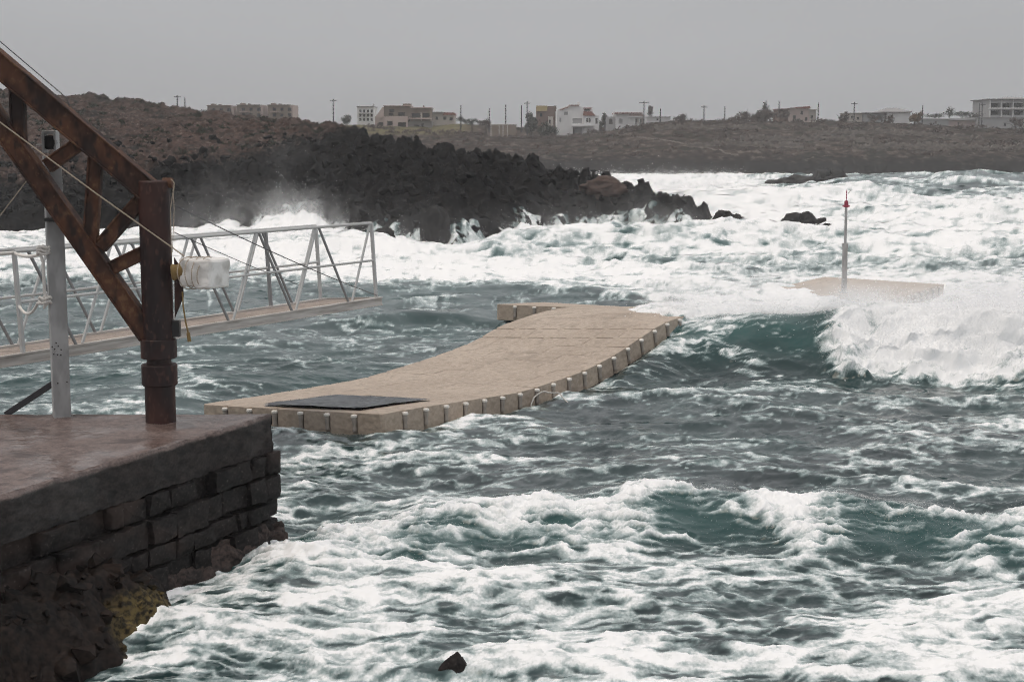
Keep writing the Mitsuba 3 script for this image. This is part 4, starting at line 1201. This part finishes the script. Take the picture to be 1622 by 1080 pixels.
for px, y0, y1, Y, lab, cb in POLES:
    k = thing('utility_pole', lab, 'utility pole', 'utility poles on the skyline')
    a, b = at(px, y1 + 10, Y), at(px, y0, Y); a[0] = b[0] = (a[0] + b[0]) / 2
    part(k, 'shaft', tube([a, b], np.array([.13, .09]) * Y / 300, 8), 'm_wire')
    if cb:
        part(k, 'crossbar', rbox((1.3 if cb == 1 else 2.0) * Y / 300, .12, .14 * Y / 300, .01, b - (0, 0, .35 * Y / 300)), 'm_wire')

# ------------------------------------------------------------------ trees, shrubs
def leaf(name, c0, c1):
    def fn(p, n, uv):
        return mix(c0, c1, tfbm(p.x * 1.7, p.y * 1.7, p.z * 1.7, 3))
    mat(name, fn, .8, .2)


leaf('m_leaf_dark', (.014, .017, .012), (.045, .050, .034)); leaf('m_leaf_brown', (.035, .024, .021), (.10, .070, .060)); leaf('m_leaf_orange', (.055, .032, .014), (.15, .085, .038)); leaf('m_bark', (.03, .025, .02), (.06, .05, .04))


def foliage(center, size, n, leafsize, rs):
    """many small leaf clumps through a crown of several lobes"""
    lobes = [(rs.normal(0, .42, 3) * [1, 1, .7], rs.uniform(.35, .62)) for _ in range(7)]
    P = []
    while len(P) < n:
        o, r = lobes[rs.randint(len(lobes))]
        d = rs.normal(0, 1, 3); d /= np.linalg.norm(d)
        P.append(o + d * r * rs.rand() ** .35)
    P = np.array(P) * np.array(size) + np.array(center)
    q = rs.normal(0, 1, (n, 4, 3)); q /= np.linalg.norm(q, axis=2, keepdims=True)
    v = P[:, None] + q * (leafsize * rs.uniform(.5, 1.3, (n, 1, 1)))
    f = np.array([[0, 1, 2], [0, 3, 1], [0, 2, 3], [1, 3, 2]])
    F = (np.arange(n)[:, None, None] * 4 + f).reshape(-1, 3)
    return trimesh.Trimesh(v.reshape(-1, 3), F, process=False)


rt = np.random.RandomState(77)


def plant(name, cat_, label, x0, x1, y0, y1, Y, m='m_leaf_dark', n=420, group=None):
    a, b = at(x0, y1, Y), at(x1, y0, Y)
    c = np.array([(a[0] + b[0]) / 2, Y, (a[2] + b[2]) / 2]); sz = np.array([(b[0] - a[0]) / 2, min((b[0] - a[0]) / 2, 3), (b[2] - a[2]) / 2])
    k = thing(name, label, cat_, group)
    part(k, 'crown', foliage(c + (0, 0, sz[2] * .1), sz * .95, n, max(.12, sz[2] * .16), rt), m, smooth=False)
    br = [tube([c - (0, 0, sz[2] + 1.2), c - (0, 0, sz[2] * .3), c + (rt.normal(0, .2), 0, sz[2] * .3)], [.14, .1, .04], 6)]
    for j in range(5):
        d = rt.normal(0, 1, 3) * sz * .55; d[2] = abs(d[2])
        br.append(tube([c - (0, 0, sz[2] * .5), c + d * .5, c + d], [.08, .05, .02], 5))
    part(k, 'trunk', cat(br), 'm_bark')


SH = [('shrub', 'shrub', 'dark bushy shrub left of the small white villa', 537, 562, 182, 200, 306, 'm_leaf_dark', 500), ('shrub', 'shrub', 'round dark shrub at the foot of the pole right of the low house', 722, 737, 184, 197, 300, 'm_leaf_dark', 350),
      ('shrub', 'shrub', 'dark shrub between the low house and walled yard', 737, 758, 186, 201, 299, 'm_leaf_dark', 450), ('shrub', 'shrub', 'brown shrub just left of the walled yard', 760, 780, 187, 206, 297, 'm_leaf_brown', 450),
      ('tree', 'tree', 'dark tree left of the brown house', 831, 852, 180, 214, 300, 'm_leaf_dark', 700), ('shrub', 'shrub', 'dense shrub in front of the brown house', 848, 882, 192, 218, 295, 'm_leaf_dark', 800),
      ('tree', 'tree', 'dark tree between the white villa and the veranda house', 949, 965, 179, 206, 302, 'm_leaf_dark', 600), ('shrub', 'shrub', 'brown shrub below the right wing of the white villa', 922, 955, 204, 218, 292, 'm_leaf_brown', 600),
      ('shrub', 'shrub', 'dark shrub in front of the veranda house', 988, 1026, 200, 214, 292, 'm_leaf_dark', 600), ('shrub', 'shrub', 'leafless shrub poking above the long white shed', 1026, 1036, 165, 188, 320, 'm_leaf_brown', 160),
      ('shrub', 'shrub', 'reddish shrub on the crest right of the long white shed', 1066, 1092, 180, 196, 298, 'm_leaf_brown', 500),
      ('thicket', 'thicket', 'wide reddish brown thicket left of the pink house', 1160, 1200, 176, 200, 299, 'm_leaf_brown', 900), ('thicket', 'thicket', 'taller reddish thicket touching the pink house', 1190, 1240, 171, 200, 298, 'm_leaf_brown', 1100),
      ('tree', 'tree', 'small tufted tree rising out of the thicket', 1207, 1217, 162, 182, 301, 'm_leaf_dark', 200), ('shrub', 'shrub', 'dark shrub in front of the pink house', 1254, 1272, 187, 201, 297, 'm_leaf_dark', 400), ('shrub', 'shrub', 'low dark shrub right of the pink house', 1286, 1310, 189, 201, 296, 'm_leaf_dark', 400),
      ('shrub', 'shrub', 'dark shrub left of the cream cottage', 1324, 1344, 178, 199, 299, 'm_leaf_brown', 500), ('shrub', 'shrub', 'bare shrub in front of the hipped roof house', 1375, 1392, 180, 197, 298, 'm_leaf_brown', 220),
      ('shrub', 'shrub', 'bare spiky shrub by the white wall of the hipped roof house', 1400, 1418, 180, 198, 298, 'm_leaf_brown', 220), ('tree', 'tree', 'orange-brown bushy tree right of the hipped roof house', 1439, 1459, 175, 199, 299, 'm_leaf_orange', 700),
      ('tree', 'tree', 'dark palm-like treetop behind the long grey house', 1494, 1514, 170, 187, 330, 'm_leaf_dark', 260), ('hedge', 'hedge', 'dark hedge behind the long grey house', 1462, 1500, 178, 190, 325, 'm_leaf_dark', 500),
      ('hedge', 'hedge', 'dark hedge left of the arcaded block', 1508, 1566, 176, 190, 326, 'm_leaf_dark', 700), ('shrub', 'shrub', 'reddish shrub at the right frame edge below the grey building', 1594, 1624, 188, 208, 297, 'm_leaf_brown', 500),
      ('shrub', 'shrub', 'scrubby bush on the crest behind the leftmost tan block', 316, 332, 172, 184, 300, 'm_leaf_dark', 250)]
for a in SH:
    plant(*a)


def scatter_shrubs():
    """low scrub along the crest and the slope of the far shore"""
    rs, V = np.random.RandomState(5), []
    n = 900
    x = rs.uniform(-70, 105, n); y = np.where(rs.rand(n) < .35, rs.uniform(284, 293, n), rs.uniform(256, 292, n))
    z = far_z(x, y)
    for i in range(n):
        if z[i] > 2.6:
            r = rs.uniform(.25, .8)
            V.append(foliage((x[i], y[i], z[i] + r * .3), (r * 1.5, r, r * .7), 26, r * .36, rs))
    return cat(V)


scene['scrub'] = ply(scatter_shrubs(), 'm_leaf_brown')
labels['scrub'] = {'label': 'low brown scrub scattered over the far slope', 'kind': 'stuff', 'category': 'scrub'}

# dry stone walls and the pale track on the far slope
def drape(px_pts, Y0, width, height, n=90, jag=.15, seed=0):
    P = np.array(px_pts, float)
    t = np.linspace(0, len(P) - 1, n)
    xs = np.interp(t, range(len(P)), P[:, 0]); ys = np.interp(t, range(len(P)), P[:, 1])
    V = []
    rs = np.random.RandomState(seed)
    for x, y in zip(xs, ys):
        z = float(far_z(np.array([[x]]), np.array([[y]]))[0, 0])
        h = height * (1 + rs.normal(0, jag)) if height > .2 else height
        V += [(x, y - width / 2, z - .3), (x, y - width / 2 * .8, z + h), (x, y + width / 2 * .8, z + h), (x, y + width / 2, z - .3)]
    f = []
    for i in range(n - 1):
        for j in range(3):
            a, b = i * 4 + j, i * 4 + j + 1
            f.append((a, a + 4, b + 4, b))
    return np.array(V), np.array(f)


mat('m_dry_stone', lambda p, n, uv: mix((.06, .05, .045), (.22, .19, .17), tfbm(p.x * 2, p.y * 2, p.z * 3, 3)), .9, .1)
mat('m_track', lambda p, n, uv: mix((.09, .075, .068), (.17, .15, .135), tfbm(p.x, p.y, p.z, 3)), .9, .1)
walls = [[(26, 281), (34, 282), (45, 281)], [(40, 268), (52, 270), (63, 267)], [(55, 275), (68, 277), (84, 273)], [(70, 264), (80, 262), (90, 264)], [(30, 262), (38, 264), (50, 262)], [(58, 261), (66, 262), (74, 260)]]
wl = ['dry stone wall high on the far slope below the crest', 'dry stone wall midway up the far slope', 'long dry stone wall high on the slope at the right', 'short dry stone wall low on the slope at far right', 'dry stone wall low on the slope near the track', 'low dry stone wall above the far surf']
for i, (w_, l_) in enumerate(zip(walls, wl)):
    single('dry_stone_wall', drape(w_, 0, .8, .75, 80, .25, i), 'm_dry_stone', l_, 'wall', 'dry stone walls on the far slope', smooth=False)
scene['track'] = ply(drape([(20, 289), (22.3, 277), (27.7, 268), (31.7, 264), (35, 259), (37.6, 254)], 0, 1.5, .10, 120, .0), 'm_track', smooth=True)
labels['track'] = {'kind': 'structure', 'label': 'pale track winding down the far slope'}

# ------------------------------------------------------------------ rocks in the surf
ROCKS = [(604, 380, 73, (.8, .6, .9), 'dark rock awash just beyond the far end of gangway'), (690, 368, 77.5, (.85, .8, 2.1), 'tall dark rock with water pouring off its sides'), (1272, 366, 84, (1.5, 1.0, 1.3), 'dark rock in the surf left of the beacon'),
         (1300, 374, 82, (1.0, .8, 1.0), 'low tail of dark rock sloping into surf'), (1150, 350, 95, (.9, .7, 1.0), 'small dark rock off the tip of headland'), (1163, 354, 93, (.8, .6, .8), 'flat dark rock beyond the headland tip'),
         (1240, 300, 168, (2.6, 2, 2.1), 'left hump of the dark reef in far surf'), (1270, 299, 168, (2.6, 2, 1.9), 'middle hump of the dark reef in far surf'), (1300, 297, 168, (2.2, 2, 2.4), 'right hump of dark reef in the far surf'), (1322, 297, 168, (2.0, 2, 2.2), 'right end of the dark reef in far surf'),
         (1398, 304, 160, (1.6, 1.3, 1.0), 'lone dark rock right of the far reef'), (1185, 297, 190, (1.2, 1, 1.2), 'small dark rock left of the far reef')]
for i, (px, py, Y, sz, lab) in enumerate(ROCKS):
    c = at(px, py, Y); b = boulder(sz, 30 + i, 1, 4, .42); b.apply_translation((c[0], Y, c[2] - sz[2] * .25))
    single('surf_rock', b, 'm_basalt_far', lab, 'rock', 'dark rocks in the surf', smooth=30)
mat('m_basalt_far', lambda p, n, uv: mix((.002, .002, .0025), (.016, .0145, .0145), tfbm(p.x * 2.4, p.y * 2.4, p.z * 2.4, 4)), .6, .35)

# ------------------------------------------------------------------ spray: drops thrown up by the breaking water
rd = np.random.RandomState(99)


def drops(P, r):
    n = len(P)
    q = rd.normal(0, 1, (n, 4, 3)); q /= np.linalg.norm(q, axis=2, keepdims=True)
    v = P[:, None] + q * r[:, None, None]
    f = np.array([[0, 1, 2], [0, 3, 1], [0, 2, 3], [1, 3, 2]])
    return v.reshape(-1, 3), (np.arange(n)[:, None, None] * 4 + f).reshape(-1, 3)


def crest_y(x):
    return 34.3 - .10 * (x - 3.6)


def clumps(n, k, spread):
    """n points gathered round k clumps"""
    c = rd.normal(0, 1, (k, 3)); i = rd.randint(k, size=n)
    return c[i] * spread + rd.normal(0, 1, (n, 3)) * (1 - spread)


def throw(n, x0, x1, yfun, dy, z0, dz, r0, r1, k=60):
    x = rd.uniform(x0, x1, n)
    lump = np.clip(fb(x / .6, x * 0, 3, 401) + .55, .05, 1.3)
    y = yfun(x) + rd.normal(0, dy, n)
    z = z0(x, y) + np.abs(rd.normal(0, 1, n)) ** 1.3 * dz * lump
    return np.stack([x, y, z], 1), rd.uniform(r0, r1, n) ** 1.0


from scipy.spatial import cKDTree
_tree = cKDTree(sea_v[::2, ::2, :2].reshape(-1, 2)); _sz = sea_v[::2, ::2, 2].reshape(-1)


def level(x, y):
    return _sz[_tree.query(np.stack([x, y], 1))[1]]


batches = [throw(9000, 2.6, 7.4, lambda x: crest_y(x) + .35, .35, level, .13, .004, .016), throw(16000, 6.9, 13.5, lambda x: crest_y(x) - .3, .75, level, .24, .005, .020),
           throw(7000, 6.6, 13.0, lambda x: crest_y(x) - 1.5, .35, level, .12, .004, .016), throw(6000, 3.6, 9.5, lambda x: crest_y(x) + 3.0, 1.5, level, .30, .006, .018)]
scene['breaker_spray'] = ply(drops(np.vstack([b[0] for b in batches]), np.concatenate([b[1] for b in batches])), 'm_spray')
labels['breaker_spray'] = {'kind': 'stuff', 'label': 'white spray thrown up by the big breaker', 'category': 'spray'}
low = lambda x: np.interp(x, [-4, -2.2, -1, 1, 3, 4.2, 5, 8], [18.2, 18.4, 18.9, 19.5, 19.7, 19.3, 18.9, 18.5]) - .1
batches = [throw(9000, -2.6, 8.0, low, .35, level, .045, .002, .007), throw(5000, -2.6, 7, lambda x: low(x) - 1.2, .5, level, .03, .002, .006)]
scene['foreground_spray'] = ply(drops(np.vstack([b[0] for b in batches]), np.concatenate([b[1] for b in batches])), 'm_spray')
labels['foreground_spray'] = {'kind': 'stuff', 'label': 'small drops leaping off the foreground breaker', 'category': 'spray'}
cy = lambda x: np.interp(x, COAST[:, 0], COAST[:, 1])
batches = [throw(14000, -15.5, -9.3, lambda x: cy(x) + .2, .9, level, .75, .006, .028), throw(2500, -20, -16, lambda x: cy(x) + .2, .8, level, .6, .008, .03), throw(9000, -9, 11.5, lambda x: cy(x) + .2, .9, level, .45, .006, .026),
           throw(9000, 6, 34, lambda x: np.full_like(x, 226.0), 6, level, .6, .015, .06), throw(2500, 14, 24, lambda x: np.full_like(x, 167.0), 3, level, .8, .03, .09)]
scene['shore_spray'] = ply(drops(np.vstack([b[0] for b in batches]), np.concatenate([b[1] for b in batches])), 'm_spray')
labels['shore_spray'] = {'kind': 'stuff', 'label': 'white spray bursting against the black rocks', 'category': 'spray'}

# fine mist hanging over the big breaker
MX, MY, MZ = (1.0, 18.0), (29.5, 48.0), (-.6, 3.6)
gx, gy, gz = [np.linspace(*r, n) for r, n in ((MX, 110), (MY, 120), (MZ, 40))]
Zg, Yg, Xg = np.meshgrid(gz, gy, gx, indexing='ij')
u_ = Yg - crest_y(Xg)
P3 = np.stack([Xg, Yg, Zg], -1)
nz = np.clip(meshkit.fbm(P3 / np.array([1.1, 1.3, .8]), 4, 8) * 2.6 - .75, 0, 1.6)
sig = .95 * np.exp(-((u_ - 1.0) / 1.2) ** 2 - ((Zg - 1.14) / .40) ** 2) * ss(2.6, 4.0, Xg) * ss(9.5, 7.5, Xg)
sig = sig + 1.9 * np.exp(-((u_ + .1) / 1.25) ** 2 - ((Zg - 1.15 - .2 * np.sin(Xg * 1.3)) / .58) ** 2) * ss(7.0, 8.2, Xg)
sig = sig + .26 * np.exp(-((u_ - 4.5) / 3.2) ** 2 - ((Zg - .9) / .55) ** 2) * ss(3.2, 5.0, Xg)
edge_ = ss(0, 1, Xg - MX[0]) * ss(0, 1, MX[1] - Xg) * ss(0, .8, Yg - MY[0]) * ss(0, 1, MY[1] - Yg) * ss(0, .5, MZ[1] - Zg)
scene['mist_air'] = {'type': 'heterogeneous', 'albedo': {'type': 'rgb', 'value': [.97, .97, .975]},
                     'sigma_t': {'type': 'gridvolume', 'grid': mi.VolumeGrid((sig * nz * edge_).astype(np.float32)), 'filter_type': 'trilinear', 'raw': True,
                                 'to_world': T().translate([MX[0], MY[0], MZ[0]]).scale([MX[1] - MX[0], MY[1] - MY[0], MZ[1] - MZ[0]])}}
scene['breaker_mist'] = {'type': 'cube', 'to_world': T().translate([sum(MX) / 2, sum(MY) / 2, sum(MZ) / 2]).scale([(MX[1] - MX[0]) / 2, (MY[1] - MY[0]) / 2, (MZ[1] - MZ[0]) / 2]),
                         'bsdf': {'type': 'null'}, 'interior': {'type': 'ref', 'id': 'mist_air'}, 'exterior': {'type': 'ref', 'id': 'sea_air'}}
labels['breaker_mist'] = {'kind': 'stuff', 'label': 'fine white mist hanging over the big breaker', 'category': 'mist'}

# dark scrub on the headland's upper slope
def headland_scrub():
    rs, V = np.random.RandomState(15), []
    x = rs.uniform(-62, -10, 420); y = rs.uniform(96, 156, 420); z = headland_z(x, y)
    for i in range(420):
        if z[i] > 3.2 and x[i] < -8 - .25 * (156 - y[i]):
            r = rs.uniform(.2, .62)
            V.append(foliage((x[i], y[i], z[i] + r * .25), (r * 1.5, r * 1.2, r * .65), 40, r * .26, rs))
    return cat(V)


scene['headland_scrub'] = ply(headland_scrub(), 'm_leaf_dark')
labels['headland_scrub'] = {'label': 'low dark scrub dotted over the reddish headland slope', 'kind': 'stuff', 'category': 'scrub'}

# mist torn off the surf where it strikes the headland
SX, SY, SZ = (-24.0, 14.0), (74.0, 101.0), (-.8, 6.5)
gx, gy, gz = [np.linspace(*r, n) for r, n in ((SX, 110), (SY, 60), (SZ, 30))]
Zg, Yg, Xg = np.meshgrid(gz, gy, gx, indexing='ij')
P3 = np.stack([Xg, Yg, Zg], -1)
nz = np.clip(meshkit.fbm(P3 / np.array([2.0, 3.0, 1.6]), 4, 18) * 2.6 - .8, 0, 1.6)
burst = .35 + 1.5 * np.exp(-((Xg + 12.6) / 2.8) ** 2) + .9 * np.exp(-((Xg + 18) / 2.0) ** 2) + .5 * np.exp(-((Xg - 8) / 4) ** 2)
sig = .10 * burst * np.exp(-((Yg - cy(Xg)) / 2.6) ** 2) * np.exp(-np.maximum(Zg - .4, 0) / (.55 + .55 * burst))
edge_ = ss(0, 2, Xg - SX[0]) * ss(0, 2, SX[1] - Xg) * ss(0, 2, Yg - SY[0]) * ss(0, 2, SY[1] - Yg) * ss(0, 1, SZ[1] - Zg)
scene['shore_mist_air'] = {'type': 'heterogeneous', 'albedo': {'type': 'rgb', 'value': [.97, .97, .975]},
                           'sigma_t': {'type': 'gridvolume', 'grid': mi.VolumeGrid((sig * nz * edge_).astype(np.float32)), 'filter_type': 'trilinear', 'raw': True,
                                       'to_world': T().translate([SX[0], SY[0], SZ[0]]).scale([SX[1] - SX[0], SY[1] - SY[0], SZ[1] - SZ[0]])}}
scene['shore_mist'] = {'type': 'cube', 'to_world': T().translate([sum(SX) / 2, sum(SY) / 2, sum(SZ) / 2]).scale([(SX[1] - SX[0]) / 2, (SY[1] - SY[0]) / 2, (SZ[1] - SZ[0]) / 2]),
                       'bsdf': {'type': 'null'}, 'interior': {'type': 'ref', 'id': 'shore_mist_air'}, 'exterior': {'type': 'ref', 'id': 'sea_air'}}
labels['shore_mist'] = {'kind': 'stuff', 'label': 'white mist torn off the surf along the black rocks', 'category': 'mist'}

# the one reddish boulder on the headland, and rubble at the foot of the quay
mat('m_red_rock', lambda p, n, uv: mix((.035, .026, .023), (.115, .078, .066), tfbm(p.x * 1.6, p.y * 1.6, p.z * 1.6, 4)), .75, .1)
c = at(957, 295, 100.5); b = boulder((1.55, 1.2, .95), 61, 1, 4, .36); b.apply_translation((c[0], 100.5, c[2] - .2))
single('headland_rock', b, 'm_red_rock', 'smooth reddish boulder on the black headland near its tip', 'rock', smooth=30)
rq, rub = np.random.RandomState(8), []
for i in range(110):
    t_, n_ = rq.uniform(3.2, 6.4), rq.uniform(0, 1.05)
    q = mound(np.array([[t_]]), np.array([[n_]]))[0, 0]
    if q[2] < .0:
        continue
    m_ = stones[rq.randint(14)].copy(); m_.apply_transform(trimesh.transformations.random_rotation_matrix(rq.rand(3)))
    r_ = .035 * math.exp(rq.normal(.3, .5))
    m_.vertices = m_.vertices * (r_ * np.array([rq.uniform(.8, 1.6), rq.uniform(.8, 1.4), rq.uniform(.6, 1.1)])) + q + (0, 0, r_ * .2)
    rub.append(m_)
scene['shore_rubble'] = ply(cat(rub), 'm_mound', smooth=40)
labels['shore_rubble'] = {'kind': 'stuff', 'label': 'dark rubble lodged on the rock below the quay wall', 'category': 'rubble'}
